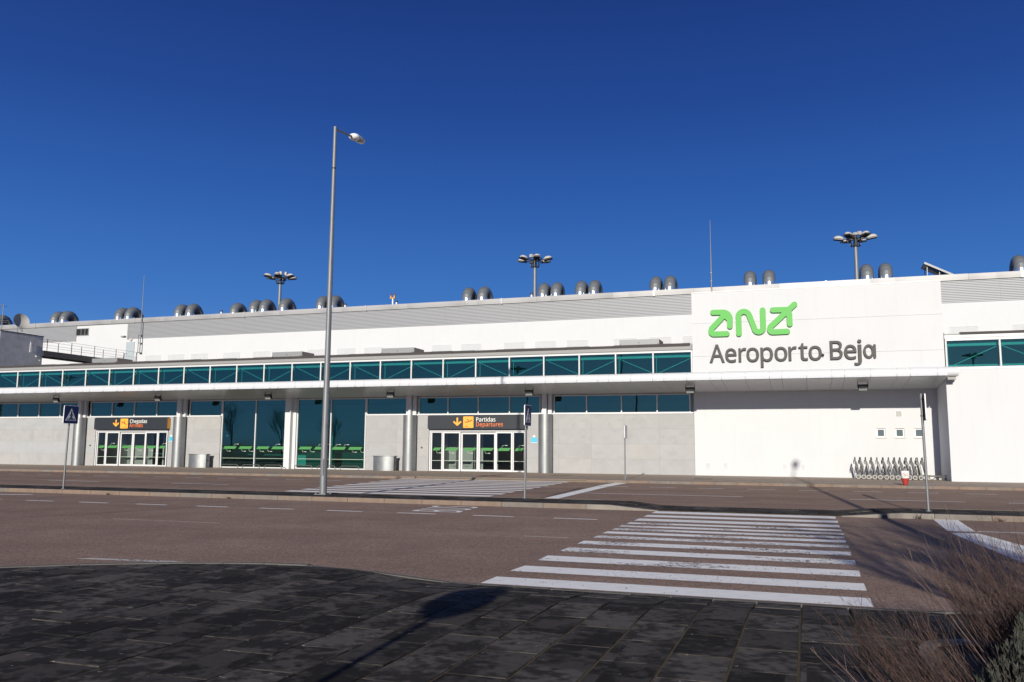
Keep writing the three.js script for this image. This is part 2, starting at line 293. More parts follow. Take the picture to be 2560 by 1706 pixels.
// ---------------------------------------------------------------- traffic island
const island = new THREE.Group(); island.name = 'traffic_island'; scene.add(island); tag(island, 'long narrow traffic island paved in dark slabs with beige kerbstones', 'traffic island', null, 'structure');
{
  const zf = -24.75, zn = -22.5, ramp = x => x > -4.9 && x < 2.0 ? 1 - Math.min(sstep(-4.9, -3.6, x), 1 - sstep(.7, 2.0, x)) : 1;
  part(island, 'core', [box(-75, -4.9, -.1, .095, zf, zn - .14), box(2.0, 40, -.1, .095, zf, zn - .14), box(-4.9, 2.0, -.1, .005, zf, zn - .14)], M.joint);
  // kerbstones, near and far edge
  const kg = x => 1.18;
  let n = 0;
  for (let x = -62; x < 38; x += 1.2) {
    if (x > -5.7 && x < 1.9) continue;
    const g = box(0, 1.188, 0, .125, -.15, 0); g.translate(x, 0, zn);
    part(island, 'kerbstone', g, M.kerb[(n * 7 + 3 * (n % 5)) % 4]); n++;
    if (x > -50) { const h = box(x, x + 1.188, 0, .125, zf, zf + .15); part(island, 'kerbstone', h, M.kerb[(n * 5) % 4]); }
  }
  // dropped ends beside the crossing
  const wedge = (x0, x1, h0, h1) => { const s = new THREE.Shape([V2(x0, 0), V2(x1, 0), V2(x1, h1), V2(x0, h0)]); return uvWorld(extr(s, .15).translate(0, 0, zn - .15)); };
  part(island, 'dropped_kerb', [wedge(-5.6, -5.0, .125, .125), wedge(-5.0, -3.7, .125, .015)], M.kerbPale);
  part(island, 'dropped_kerb', [wedge(.75, 2.1, .015, .125), wedge(2.1, 2.79, .125, .125)], M.kerbPale);
  // paving slabs
  let k = 0;
  for (let x = -52; x < 16; x += .9) for (let r = 0; r < 2; r++) {
    const z0 = zn - .16 - r * .965, z1 = z0 - .95, off = r ? .45 : 0, xa = x + off + .006, xb = xa + .888, h = a => .015 + .105 * ramp(a);
    const g = new THREE.BufferGeometry(), ya = h(xa), yb = h(xb);
    const P = [[xa, ya, z0], [xb, yb, z0], [xb, yb, z1], [xa, ya, z1]], q = [];
    const tri = (a, b, c) => q.push(...a, ...b, ...c), dn = v => [v[0], v[1] - .05, v[2]];
    tri(P[0], P[1], P[2]); tri(P[0], P[2], P[3]); for (let i = 0; i < 4; i++) { const a = P[i], b = P[(i + 1) % 4]; tri(a, dn(a), dn(b)); tri(a, dn(b), b); }
    g.setAttribute('position', new THREE.Float32BufferAttribute(q, 3)); g.computeVertexNormals();
    part(island, 'paving_slab', uvWorld(g, 1, rr(0, 5), rr(0, 5)), M.slate[3 * (k % 3) + (k * 5 + (k >> 2)) % 3]); k++;
  }
}

// ---------------------------------------------------------------- pavement along the terminal
const walk = new THREE.Group(); walk.name = 'terminal_pavement'; scene.add(walk); tag(walk, 'wide beige paved walkway along the foot of the terminal', 'pavement', null, 'structure');
{
  const zk = -40.2;
  part(walk, 'base', box(-90, 42, -.1, .108, -51, zk - .14), M.tanJoint);
  let n = 0;
  for (let x = -66; x < 14; x += 1.0) { if (x > -19.8 && x < -10.2) { n++; const g = box(x, x + .99, 0, .05, zk - .15, zk); part(walk, 'kerbstone', g, M.kerb[n % 4]); continue; } part(walk, 'kerbstone', box(x, x + .99, 0, .122, zk - .15, zk), M.kerb[(n * 7 + (n >> 2)) % 4]); n++; }
  const gs = [0, 1, 2].map(i => uvWorld(new THREE.BoxGeometry(.612, .06, 1.232), 1, i * 1.7, i * .9));
  let k = 0;
  for (let x = -8; x < 12.5; x += .62) for (let r = 0; r < 8; r++) { const m = share(walk, 'paving_slab', gs[k % 3], M.tan[(k * 7 + (k >> 3)) % 4]); m.position.set(x + .31, .09 + rr(-.001, .001), zk - .15 - .62 - r * 1.24); k++; }
  const far = []; for (let x = -8.62; x > -66; x -= .62) for (let r = 0; r < 8; r++) far.push(box(x, x + .612, .06, .12, zk - .155 - r * 1.24, zk - .155 - r * 1.24 - 1.232));
  part(walk, 'far_paving', far, M.tan[0], { kind: 'stuff' });
  part(walk, 'drain_cover', box(-16.6, -15.2, .1, .126, -43.6, -42.4), std(col(.16, .06, .04), .9));
  part(walk, 'drain_cover', box(-13.4, -12.3, .1, .126, -46.2, -45.4), M.kerbDark);
  part(walk, 'drain_cover', box(-5.4, -4.5, .1, .126, -44.6, -43.8), M.kerbDark);
}

// ---------------------------------------------------------------- near pavement of dark slabs
const pave = new THREE.Group(); pave.name = 'near_pavement'; scene.add(pave); tag(pave, 'dark stained slab pavement in the foreground dropping to the crossing', 'pavement', null, 'structure');
const edgeCurve = [[6, -9.6], [-6.0, -9.6], [-6.6, -9.53], [-7.1, -9.38], [-7.85, -9.05], [-8.65, -8.58], [-9.4, -8.0], [-10.2, -7.2], [-10.9, -6.3], [-11.4, -5.2], [-11.6, -4]];
const paveY = (x, z) => .12 - .10 * sstep(-5.6, -4.0, x) * (1 - sstep(1.2, 2.6, x)) * sstep(-8.25, -9.5, z);
{
  const poly = [...edgeCurve, [-11.6, 4], [6, 4]];
  const inside = (x, z, e = 0) => { for (let i = 0; i < edgeCurve.length - 1; i++) { const [ax, az] = edgeCurve[i], [bx, bz] = edgeCurve[i + 1], l = Math.hypot(bx - ax, bz - az), d = ((bx - ax) * (z - az) - (bz - az) * (x - ax)) / l; if (-d < e) return false; } return true; };
  const clip = pts => {                                       // keep what lies inside the convex edge, minus the kerb width
    for (let i = 0; i < edgeCurve.length - 1; i++) {
      const [ax, az] = edgeCurve[i], [bx, bz] = edgeCurve[i + 1], l = Math.hypot(bx - ax, bz - az), dist = p => -(((bx - ax) * (p[1] - az) - (bz - az) * (p[0] - ax)) / l) - .085, out = [];
      for (let k = 0; k < pts.length; k++) { const p = pts[k], q = pts[(k + 1) % pts.length], dp = dist(p), dq = dist(q); if (dp >= 0) out.push(p); if (dp * dq < 0) { const t = dp / (dp - dq); out.push([lerp(p[0], q[0], t), lerp(p[1], q[1], t)]); } }
      pts = out; if (pts.length < 3) return pts;
    } return pts;
  };
  // bedding under the joints
  const bed = []; for (let x = -11.6; x < 6; x += .4) for (let z = 4; z > -9.6; z -= .4) { const c = clip([[x, z], [x + .4, z], [x + .4, z - .4], [x, z - .4]]); if (c.length > 2) for (let i = 1; i < c.length - 1; i++) for (const [a, b] of [c[0], c[i], c[i + 1]]) bed.push(a, paveY(a, b) - .008 - .014 * sstep(-7.3, -8.3, b), b); }
  const bg = new THREE.BufferGeometry(); bg.setAttribute('position', new THREE.Float32BufferAttribute(bed, 3)); bg.computeVertexNormals(); part(pave, 'bedding', uvWorld(bg), M.joint);
  const pitch = .4455, len = .71; let k = 0; const rest = [];
  for (let ci = -14; ci < 26; ci++) {
    const x1 = -.1 - ci * pitch, x0 = x1 - pitch, odd = ci & 1, gx = .0085;
    for (let r = -2; r < 15; r++) {
      const z0 = -1.2 - r * len - (odd ? .355 : 0) + (ci * 37 % 5) * .012, z1 = z0 - len;
      const a = x0 + gx, b = x1 - gx, mx = (a + b) / 2, mz = (z0 + z1) / 2;
      if (mx > .78 && mz > -7.6) continue;
      const c = clip([[a, z0 - .005], [b, z0 - .005], [b, z1 + .005], [a, z1 + .005]]); if (c.length < 3) continue;
      const lift = rr(-.002, .003), tx = rr(-.006, .006), tz = rr(-.005, .005), P = c.map(([x, z]) => [x, paveY(x, z) + lift + (x - mx) * tx + (z - mz) * tz, z]), q = [], ch = .005;
      const cx = P.reduce((s, p) => s + p[0], 0) / P.length, cz = P.reduce((s, p) => s + p[2], 0) / P.length, inn = P.map(p => [p[0] + Math.sign(cx - p[0]) * ch, p[1], p[2] + Math.sign(cz - p[2]) * ch]), low = P.map(p => [p[0], p[1] - ch, p[2]]), dn = P.map(p => [p[0], p[1] - .04, p[2]]);
      const tri = (u, v, w) => q.push(...u, ...v, ...w), N = P.length;
      for (let i = 1; i < N - 1; i++) tri(inn[0], inn[i], inn[i + 1]);
      for (let i = 0; i < N; i++) { const j = (i + 1) % N; tri(inn[i], low[i], low[j]); tri(inn[i], low[j], inn[j]); tri(low[i], dn[i], dn[j]); tri(low[i], dn[j], low[j]); }
      const g = new THREE.BufferGeometry(); g.setAttribute('position', new THREE.Float32BufferAttribute(q, 3)); g.computeVertexNormals(); uvWorld(g, 1, rr(0, 9), rr(0, 9));
      const vis = mz < -3.6 && Math.abs(Math.atan2(mx, -mz) / D2R + 18.95) < 37;
      const mat = M.slate[3 * (k % 3) + Math.floor(rnd() * 2.999)]; k++;
      if (vis) part(pave, 'paving_slab', g, mat); else rest.push(g);
    }
  }
  part(pave, 'outer_paving', rest, M.slate[4], { kind: 'stuff' });
  // kerb along the edge
  for (let i = 1; i < edgeCurve.length - 1; i++) {
    const [ax, az] = edgeCurve[i], [bx, bz] = edgeCurve[i + 1], a = V(ax, 0, az), b = V(bx, 0, bz), d = b.clone().sub(a), l = d.length(), ang = Math.atan2(-d.z, d.x);
    part(pave, 'kerbstone', uvWorld(new THREE.BoxGeometry(l - .006, .24, .08).translate(l / 2, 0, .04)).rotateY(ang).translate(ax, .003, az), M.kerbDark);
  }
  for (let x = 6; x > -6; x -= 1) { // straight run, following the drop
    const s = new THREE.Shape([V2(x - .995, -.1), V2(x, -.1), V2(x, paveY(x, -9.6) + .002), V2(x - .995, paveY(x - .995, -9.6) + .002)]);
    part(pave, 'kerbstone', uvWorld(extr(s, .08).translate(0, 0, -9.6)), M.kerbDark);
  }
  // planting bed
  const bs = [[.78, 3], [.78, -7.2], [.86, -7.45], [1.05, -7.58], [6, -7.6], [6, 3]];
  part(pave, 'soil_bed', sheet(bs, .118), M.soil);
  const ed = []; for (let i = 0; i < 4; i++) { const [ax, az] = bs[i], [bx, bz] = bs[i + 1]; ed.push(bar(V(ax, .11, az), V(bx, .11, bz), .09, .08)); }
  part(pave, 'bed_edging', ed.map(g => uvWorld(g)), M.kerbPale);
  // small pale litter specks of grit on the slabs
}

// ================================================================ terminal building
const term = thing('terminal_building', 'long white airport terminal with stone base, canopy and teal glass', 'building');
const XL = -84, XR = 45;
// wavy pane: a sheet whose slight bulge bends what it mirrors
function pane(x0, x1, y0, y1, z, amp = .0016) {
  const g = new THREE.PlaneGeometry(x1 - x0, y1 - y0, 6, 6).translate((x0 + x1) / 2, (y0 + y1) / 2, z), p = g.attributes.position, s = rr(0, 50), tx = rr(-.0012, .0012), ty = rr(-.0012, .0012);
  for (let i = 0; i < p.count; i++) { const x = p.getX(i), y = p.getY(i), e = Math.sin(Math.PI * (x - x0) / (x1 - x0)) * Math.sin(Math.PI * (y - y0) / (y1 - y0)); p.setZ(i, z + amp * e * (1 + 1.5 * (vn(x * 1.1 + s, y * 1.1) - .5)) + tx * (x - x0) + ty * (y - y0)); }
  g.computeVertexNormals(); return g;
}
// --- hall at the back (upper wall)
{
  const hall = part(term, 'hall_wall', [box(XL, XR, 0, 12.75, ZU - 20, ZU), ], M.plaster);
  const corr = (x0, x1, y0, y1) => { const s = new THREE.Shape(), n = 13, h = (y1 - y0) / n; s.moveTo(-.02, y0); for (let i = 0; i < n; i++) { const y = y0 + i * h; s.lineTo(.005, y); s.lineTo(.045, y + h * .22); s.lineTo(.045, y + h * .82); s.lineTo(.005, y + h); } s.lineTo(-.02, y1); return uvWorld(extr(s, x1 - x0).rotateY(Math.PI / 2).scale(1, 1, 1).translate(x0, 0, 0)).applyMatrix4(new THREE.Matrix4().makeTranslation(0, 0, 0)); };
  const put = (x0, x1) => { const g = corr(x0, x1, 11.22, 12.69); /* profile x became -z, extrusion became +x */ g.scale(1, 1, -1); g.translate(0, 0, ZU); const idx = g.attributes.position; for (let i = 0; i < idx.count; i += 3) { const a = [idx.getX(i), idx.getY(i), idx.getZ(i)]; idx.setXYZ(i, idx.getX(i + 1), idx.getY(i + 1), idx.getZ(i + 1)); idx.setXYZ(i + 1, ...a); } g.computeVertexNormals(); return g; };
  let k = 0; for (let x = -58; x < -6.5; x += 6.25) part(term, 'ribbed_cladding', put(x, Math.min(x + 6.246, -5.9)), M.cladding);
  for (let x = XL; x < -64.3; x += 6.6) part(term, 'ribbed_cladding', put(x, Math.min(x + 6.596, -64.2)), M.cladding);
  for (let x = 6.0; x < 40; x += 6.2) part(term, 'ribbed_cladding', put(x, x + 6.196), M.cladding);
  part(term, 'cladding_trim', [box(-58.16, -58.0, 11.2, 12.69, ZU, ZU + .06), box(-64.2, -64.12, 11.2, 12.69, ZU, ZU + .05)], M.fascia);
  for (let x = XL; x < XR; x += 5.9) { // coping in slightly uneven lengths
    const x1 = Math.min(x + 5.892, XR), s = new THREE.Shape([V2(0, 12.69), V2(.16, 12.69), V2(.19 + rr(-.01, .01), 12.9), V2(.14, 13.1), V2(-.5, 13.14), V2(-.5, 12.9), V2(0, 12.9)]);
    const g = extr(s, x1 - x).rotateY(Math.PI / 2); const p = g.attributes.position; // shape x -> -z
    g.scale(1, 1, -1); for (let i = 0; i < p.count; i += 3) { const a = [p.getX(i), p.getY(i), p.getZ(i)]; p.setXYZ(i, p.getX(i + 1), p.getY(i + 1), p.getZ(i + 1)); p.setXYZ(i + 1, ...a); }
    g.computeVertexNormals(); part(term, 'coping', uvWorld(g.translate(x, rr(-.006, .006), ZU)), M.coping);
  }
  for (let x = -81; x < 40; x += 11.8) part(term, 'coping_joint_cover', box(x, x + .14, 12.68, 13.12, ZU + .13, ZU + .21), M.coping);
  part(term, 'hall_roof', box(XL, XR, 12.76, 12.88, ZU - 20, ZU - .5), M.roof);
  // louvres low on the upper wall
  for (const x of [-61.4, -58.9, -56.0, -53.5, -51.0, -47.65, -44.6, -39.3, -36.4, -33.9, -27.85, -25.35, -21.8, -19.3, -16.8, -13.2, -10.65, -8.2, 9.1, 12.75, 16.4]) {
    const f = part(term, 'wall_louvre', [box(x, x + 1.74, 9.62, 9.68, ZU, ZU + .03), box(x, x + 1.74, 9.1, 9.16, ZU, ZU + .03), box(x, x + .06, 9.16, 9.62, ZU, ZU + .03), box(x + 1.68, x + 1.74, 9.16, 9.62, ZU, ZU + .03)], M.plaster);
    const sl = []; for (let i = 0; i < 8; i++) { const g = new THREE.BoxGeometry(1.62, .05, .008).rotateX(-.35).translate(x + .87, 9.2 + i * .054, ZU + .02); sl.push(uvWorld(g)); } part(f, 'louvre_slats', sl, M.plaster);
  }
  // ribbon opening and service door on the upper wall, far left
  const wn = part(term, 'high_window', [box(-64.15, -62.68, 12.36, 12.42, ZU, ZU + .05), box(-64.15, -62.68, 11.72, 11.78, ZU, ZU + .05), box(-64.15, -64.1, 11.78, 12.36, ZU, ZU + .05), box(-62.74, -62.68, 11.78, 12.36, ZU, ZU + .05), box(-63.6, -63.56, 11.78, 12.36, ZU, ZU + .04), box(-63.14, -63.1, 11.78, 12.36, ZU, ZU + .04)], M.fascia);
  part(wn, 'opening', box(-64.1, -62.74, 11.78, 12.36, ZU, ZU + .015), M.black);
  const dr = part(term, 'service_door', [box(-58.22, -57.28, 8.86, 10.94, ZU, ZU + .05)], M.doorGrey);
  part(dr, 'handle', box(-58.14, -58.06, 9.85, 9.9, ZU + .05, ZU + .12), M.darkMetal);
  part(term, 'bulkhead_lamp', cyl(V(-57.7, 11.15, ZU), V(-57.7, 11.15, ZU + .12), .16, .14, 16), M.greyPlastic);
  part(term, 'wall_bracket', [bar(V(-58.9, 11.45, ZU), V(-58.5, 11.5, ZU + .25), .05, .05), box(-58.7, -58.3, 11.45, 11.53, ZU, ZU + .3)], M.greyPlastic);
}
// --- low roof in front of the hall, left and right of the sign block
part(term, 'low_roof', [box(XL, -5.7, 7.12, 7.22, ZU, ZB - .1), box(6.68, XR, 7.22, 7.32, ZU, ZB - .1)], M.roof);
// --- sign block
part(term, 'sign_wall', [box(-5.68, 6.66, 8.4, 10.08, -49, ZB), box(-5.68, 6.66, 6.6, 8.392, -49, ZB), box(-5.68, 6.66, 5.36, 6.592, -49, ZB), box(-5.66, 6.64, 5.36, 10.0, ZU, -49)], M.plaster);
part(term, 'sign_wall_flashing', [box(-5.7, 6.68, 10.085, 10.115, -49.3, ZB + .03)], M.coping);
// --- right wing wall
part(term, 'wing_wall', [box(6.66, XR, 0, 5.6, -50.6, ZB)], M.plaster);
// --- trolley bay wall with three small window openings and vents
{
  const w = [[3.62, 4.07], [4.55, 5.0], [5.49, 5.94]], z0 = ZA - .4;
  const gs = [box(-6.07, 6.66, 0, 2.30, z0, ZA), box(-6.07, 6.66, 2.78, 5.0, z0, ZA)];
  let x = -6.07; for (const [a, b] of [...w, [6.66, 6.66]]) { gs.push(box(x, a, 2.30, 2.78, z0, ZA)); x = b; }
  part(term, 'bay_wall', gs, M.plaster);
  for (const [a, b] of w) {
    const f = part(term, 'small_window', [box(a, b, 2.30, 2.37, ZA - .16, ZA - .09), box(a, b, 2.71, 2.78, ZA - .16, ZA - .09), box(a, a + .07, 2.37, 2.71, ZA - .16, ZA - .09), box(b - .07, b, 2.37, 2.71, ZA - .16, ZA - .09)], M.white);
    part(f, 'pane', box(a + .07, b - .07, 2.37, 2.71, ZA - .15, ZA - .13), M.windowDark);
    part(f, 'sill', box(a - .04, b + .04, 2.262, 2.298, ZA - .12, ZA + .06), std(col(.62, .52, .46), .8));
  }
  const vent = (a, b, c, d, m) => { const f = part(term, 'wall_vent', [box(a, b, d - .025, d, ZA, ZA + .02), box(a, b, c, c + .025, ZA, ZA + .02), box(a, a + .025, c + .025, d - .025, ZA, ZA + .02), box(b - .025, b, c + .025, d - .025, ZA, ZA + .02)], M.white); const sl = []; for (let y = c + .05; y < d - .03; y += .05) sl.push(uvWorld(new THREE.BoxGeometry(b - a - .05, .035, .006).rotateX(-.6).translate((a + b) / 2, y, ZA + .014))); part(f, 'vent_slats', sl, m); };
  vent(4.59, 4.93, 3.39, 3.73, M.greyPlastic); vent(-5.49, -5.18, .52, .86, M.white); vent(-4.52, -4.22, .52, .86, M.white); vent(-1.3, -1.02, .5, .84, M.white); vent(-.34, -.06, .5, .84, M.white);
}
// --- lower stone facade
const COLX = [-69.2, -60.15, -51.1, -42.05, -33.0, -24.03, -14.95];
{
  const seg = [[-78, -69.6], [-68.8, -60.6], [-59.75, -51.5], [-50.7, -49.87], [-43.25, -42.45], [-41.65, -38.82], [-27.36, -24.42], [-23.65, -22.82], [-16.22, -15.35], [-14.55, -6.1]];
  const back = []; for (const [a, b] of [[-78, -49.87], [-43.25, -38.82], [-27.36, -22.82], [-16.22, -6.08]]) back.push(box(a, b, 0, 3.66, ZA - .3, ZA - .035));
  const wall = part(term, 'stone_wall', back, M.tanJoint);
  let k = 0;
  for (const [a, b] of [[-78, -49.87], [-43.25, -38.82], [-27.36, -22.82], [-16.22, -6.08]]) {
    const n = Math.max(1, Math.round((b - a) / 2.05)), w = (b - a) / n;
    for (let i = 0; i < n; i++) for (let r = 0; r < 4; r++) { const y0 = .12 + r * .885, e = rr(-.002, .002); part(wall, 'stone_panel', box(a + i * w + .002, a + (i + 1) * w - .002, y0 + .002, y0 + .883, ZA - .034, ZA + e), M.stone[a < -70 && r % 2 && i > 6 ? 5 : Math.floor(rnd() * 4.6)]); k++; }
  }
  // reveals beside the tall glazing
  part(term, 'stone_reveal', [box(-38.82, -38.78, .12, 3.66, ZA - .3, ZA - .004)], M.stone[2]);
}
// --- lower window band, tall glazing and doors (glass a little behind the stone face)
const GZ = ZA - .10;
function glazed(name, xs, y0, y1, glass, o = {}) {
  const t = o.t ?? .07, zf = GZ + .07, zb = GZ - .06, gs = [box(xs[0] - t / 2, xs.at(-1) + t / 2, y1, y1 + t, zb, zf), box(xs[0] - t / 2, xs.at(-1) + t / 2, y0 - t, y0, zb, zf)];
  for (const x of xs) gs.push(box(x - t / 2, x + t / 2, y0, y1, zb, zf + .012));
  const f = part(term, name, gs, M.white);
  for (let i = 0; i < xs.length - 1; i++) { const g = pane(xs[i] + t / 2, xs[i + 1] - t / 2, y0, y1, GZ); part(f, 'reflective_coating', g.clone().translate(0, 0, .006), M.coating); part(f, 'pane', g, glass === M.tealGlass ? M.tealVar[Math.floor(rnd() * 3)] : glass); }
  return f;
}
glazed('window_band', [-77.6, -75.5, -73.45, -71.4, -69.75], 3.76, 4.76, M.tealGlass);
glazed('window_band', [-68.65, -66.6, -64.55, -62.5, -60.6], 3.76, 4.76, M.tealGlass);
glazed('window_band', [-59.72, -57.67, -55.55, -53.45, -51.45], 3.76, 4.76, M.tealGlass);
glazed('window_band', [-50.5, -48.5, -46.45, -44.43, -42.45], 3.76, 4.76, M.tealGlass);
glazed('window_band', [-41.5, -38.78], 3.76, 4.76, M.tealGlass);
const tall1 = glazed('tall_window', [-38.7, -35.95, -33.35], .2, 4.76, M.tealGlass);
const tall2 = glazed('tall_window', [-32.6, -30.02, -27.42], .2, 4.76, M.tealGlass);
glazed('window_band', [-27.34, -24.45], 3.76, 4.76, M.tealGlass);
glazed('window_band', [-23.57, -21.54, -19.47, -17.39, -15.4], 3.76, 4.76, M.tealGlass);
glazed('window_band', [-14.5, -12.46, -10.33, -8.21, -6.3], 3.76, 4.76, M.tealGlass);
part(term, 'band_sill', [box(-78, -38.85, 3.66, 3.74, ZA - .3, ZA + .05), box(-27.32, -6.1, 3.66, 3.74, ZA - .3, ZA + .05)], M.white);
part(term, 'window_head', [box(-78, -6.09, 4.84, 4.98, ZA - .3, ZA - .02)], M.fascia);
// green marking film on the tall glazing and the doors, with thin white line
function film(parent, x0, x1, zz, per = 1.25) {
  for (let x = x0; x < x1 - .05; x += per) { const a = x + .02, b = Math.min(x + per - .12, x1), s = new THREE.Shape([V2(a, 1.425), V2(Math.max(a + .02, b - .14), 1.425), V2(b, 1.605), V2(Math.min(b - .02, a + .14), 1.605)]); part(parent, 'green_film', extr(s, .002).translate(0, 0, zz), M.greenFilm); }
  part(parent, 'white_film', box(x0, x1, .78, .8, zz, zz + .002), M.whiteFilm);
  const st = []; for (let x = x0 + .3; x < x1 - .2; x += .62) { const up = rnd() > .5 ? 1 : -1, y = up > 0 ? 1.64 : 1.39, k = rr(.05, .12); st.push({ p: [[x, y], [x + k, y + up * .13], [x + k + .1, y + up * .12]], w: .013 }); st.push({ p: [[x + k + .14, y + up * .12], [x + k + .27, y + up * .12]], w: .032 }); }
  part(parent, 'film_drawing', strokeShapes(st, .009).map(s => extr(s, .002).translate(0, 0, zz)), M.whiteFilm);
}
film(tall1, -38.6, -36.05, GZ + .012, 1.28); film(tall1, -35.87, -33.45, GZ + .012, 1.22); film(tall2, -32.5, -30.12, GZ + .012, 1.2); film(tall2, -29.94, -27.52, GZ + .012, 1.22);
function entrance(x0) {
  const X = [0, .89, 2.12, 3.30, 4.46, 5.6, 6.5].map(v => x0 + v), y1 = 2.62;
  const f = part(term, 'entrance_doors', [box(X[0], X[6], y1, y1 + .08, ZA - .2, ZA + .02), box(X[0], X[0] + .08, .13, y1, ZA - .2, ZA + .02), box(X[6] - .08, X[6], .13, y1, ZA - .2, ZA + .02), box(X[0], X[6], 2.7, 3.66, ZA - .3, ZA - .05)], M.white);
  for (let i = 0; i < 6; i++) {
    const a = X[i] + (i ? .008 : .085), b = X[i + 1] - (i < 5 ? .008 : .085), slide = i === 2 || i === 3, zz = ZA - (slide ? .14 : .06), t = i === 0 || i === 5 ? .07 : .1, top = y1 - (slide ? .06 : .004);
    part(f, 'leaf_frame', [box(a, b, top - t, top, zz - .05, zz), box(a, b, .135, .135 + t * 1.2, zz - .05, zz), box(a, a + t, .135 + t * 1.2, top - t, zz - .05, zz), box(b - t, b, .135 + t * 1.2, top - t, zz - .05, zz)], M.white);
    part(f, 'pane', pane(a + t, b - t, .135 + t * 1.2, top - t, zz - .02, .0008), M.clearGlass);
    film(f, a + t + .01, b - t - .01, zz - .012, 2.0);
  }
  // inner lobby: side wall, ceiling, posts of the inner doors
  const z1 = ZA - 3.2;
  part(term, 'lobby', [box(x0 - .12, x0 - .02, .12, 3.4, z1, ZA - .32), box(x0 + 6.52, x0 + 6.62, .12, 3.4, z1, ZA - .32), box(x0, x0 + 2.3, .12, 2.9, z1 - .1, z1)], M.interiorPale);
  part(term, 'lobby_ceiling', box(x0 - .1, x0 + 6.6, 2.95, 3.05, z1, ZA - .32), M.interior);
  const ip = [2.35, 3.4, 4.5, 5.6, 6.4].map(v => box(x0 + v, x0 + v + .12, .12, 2.6, z1 - .05, z1 + .05)); ip.push(box(x0 + 2.3, x0 + 6.52, 2.6, 2.9, z1 - .05, z1 + .05)); part(term, 'inner_door_frame', ip, M.white);
}
entrance(-49.8); entrance(-22.77);
// --- columns: steel clad below, white above
for (const x of COLX) {
  if (x === -33.0) { part(term, 'white_column', [box(-33.3, -32.86, .12, 4.94, ZA + .02, ZA + .42)], M.white); part(term, 'column_side', [box(-32.86, -32.64, .12, 4.94, ZA - .1, ZA + .1)], M.white); continue; }
  const c = part(term, 'column', [box(x - .22, x + .08, 3.66, 4.96, ZA + .06, ZA + .42), box(x + .13, x + .36, 3.66, 4.96, ZA - .04, ZA + .2)], M.white);
  part(c, 'steel_cladding', [new THREE.CylinderGeometry(.43, .43, 3.54, 40).translate(x, 1.89, ZA + .3)], M.steel);
}
// --- interior behind the lower glass
part(term, 'interior_floor', box(-78, -6.1, .02, .115, ZU + .5, ZA - .31), M.floorTile);
part(term, 'interior_back_wall', box(-78, -6.1, .12, 4.95, -60.6, -60.3), M.interior);
part(term, 'interior_ceiling', box(-78, -6.1, 4.99, 5.3, -60.6, ZA - .31), M.interiorWhite);
part(term, 'interior_partition', [box(-78, -77.8, .12, 4.98, -60, ZA - .32), box(-6.3, -6.1, .12, 4.98, -60, ZA - .45)], M.interior);
part(term, 'interior_counter', [box(-36, -30, .12, 1.2, -57.5, -56.8), box(-47, -44.6, .12, 1.1, -58, -57), box(-31.8, -29.4, 2.0, 3.0, -57.9, -57.6)], std(col(.09, .09, .09), .7));
part(term, 'interior_column', [-42, -33, -24, -15].map(x => box(x - .2, x + .2, .12, 4.98, -55.6, -55.2)), M.interiorPale);
// --- canopy: soffit panels, tube edge, roof sheet
{
  const zo = -45.98, yo = 5.235, zi = ZA - .01, yi = 4.875; let x = -79.5, k = 0;
  const wd = [1.2067, 1.2067, .6033];
  const body = part(term, 'canopy', [box(-80, 6.9, 5.34, 5.6, ZB, -46.1), box(-79.9, 6.64, 5.31, 5.45, -50.3, -46.85)], M.fascia);
  const end = 7.1;
  while (x < 6.6) {
    const w = wd[k % 3], x1 = Math.min(x + w, 6.64), s = new THREE.Shape();
    // profile in (z,y): sloping panel whose outer end curls up under the tube
    s.moveTo(-zi, yi); s.lineTo(-zo - .35, yo - .045); s.quadraticCurveTo(-zo - .08, yo - .02, -zo, yo + .05); s.lineTo(-zo - .02, yo + .07); s.quadraticCurveTo(-zo - .1, yo + .01, -zo - .35, yo - .02); s.lineTo(-zi, yi + .025);
    const g = extr(s, x1 - x - .014, 0, 6).rotateY(Math.PI / 2); // (z',y)->(.., -z) ; extrusion along +x
    g.translate(x + .007, 0, 0); part(body, 'soffit_panel', g, M.whitePanel); x = x1; k++;
  }
  // tube in matching lengths
  x = -79.5; k = 0;
  while (x < end) { const w = wd[k % 3], x1 = Math.min(x + w, end); const g = new THREE.CylinderGeometry(.238, .238, x1 - x - .008, 28).rotateZ(Math.PI / 2).translate((x + x1) / 2, 5.44, -46.06); part(body, 'edge_tube', g, M.whitePanel); x = x1; k++; }
  part(body, 'canopy_end', [box(6.64, 7.0, 5.05, 5.2, -46.75, -46.1), box(6.66, 7.05, 5.2, 5.45, -46.79, -46.1)], M.fascia);
}
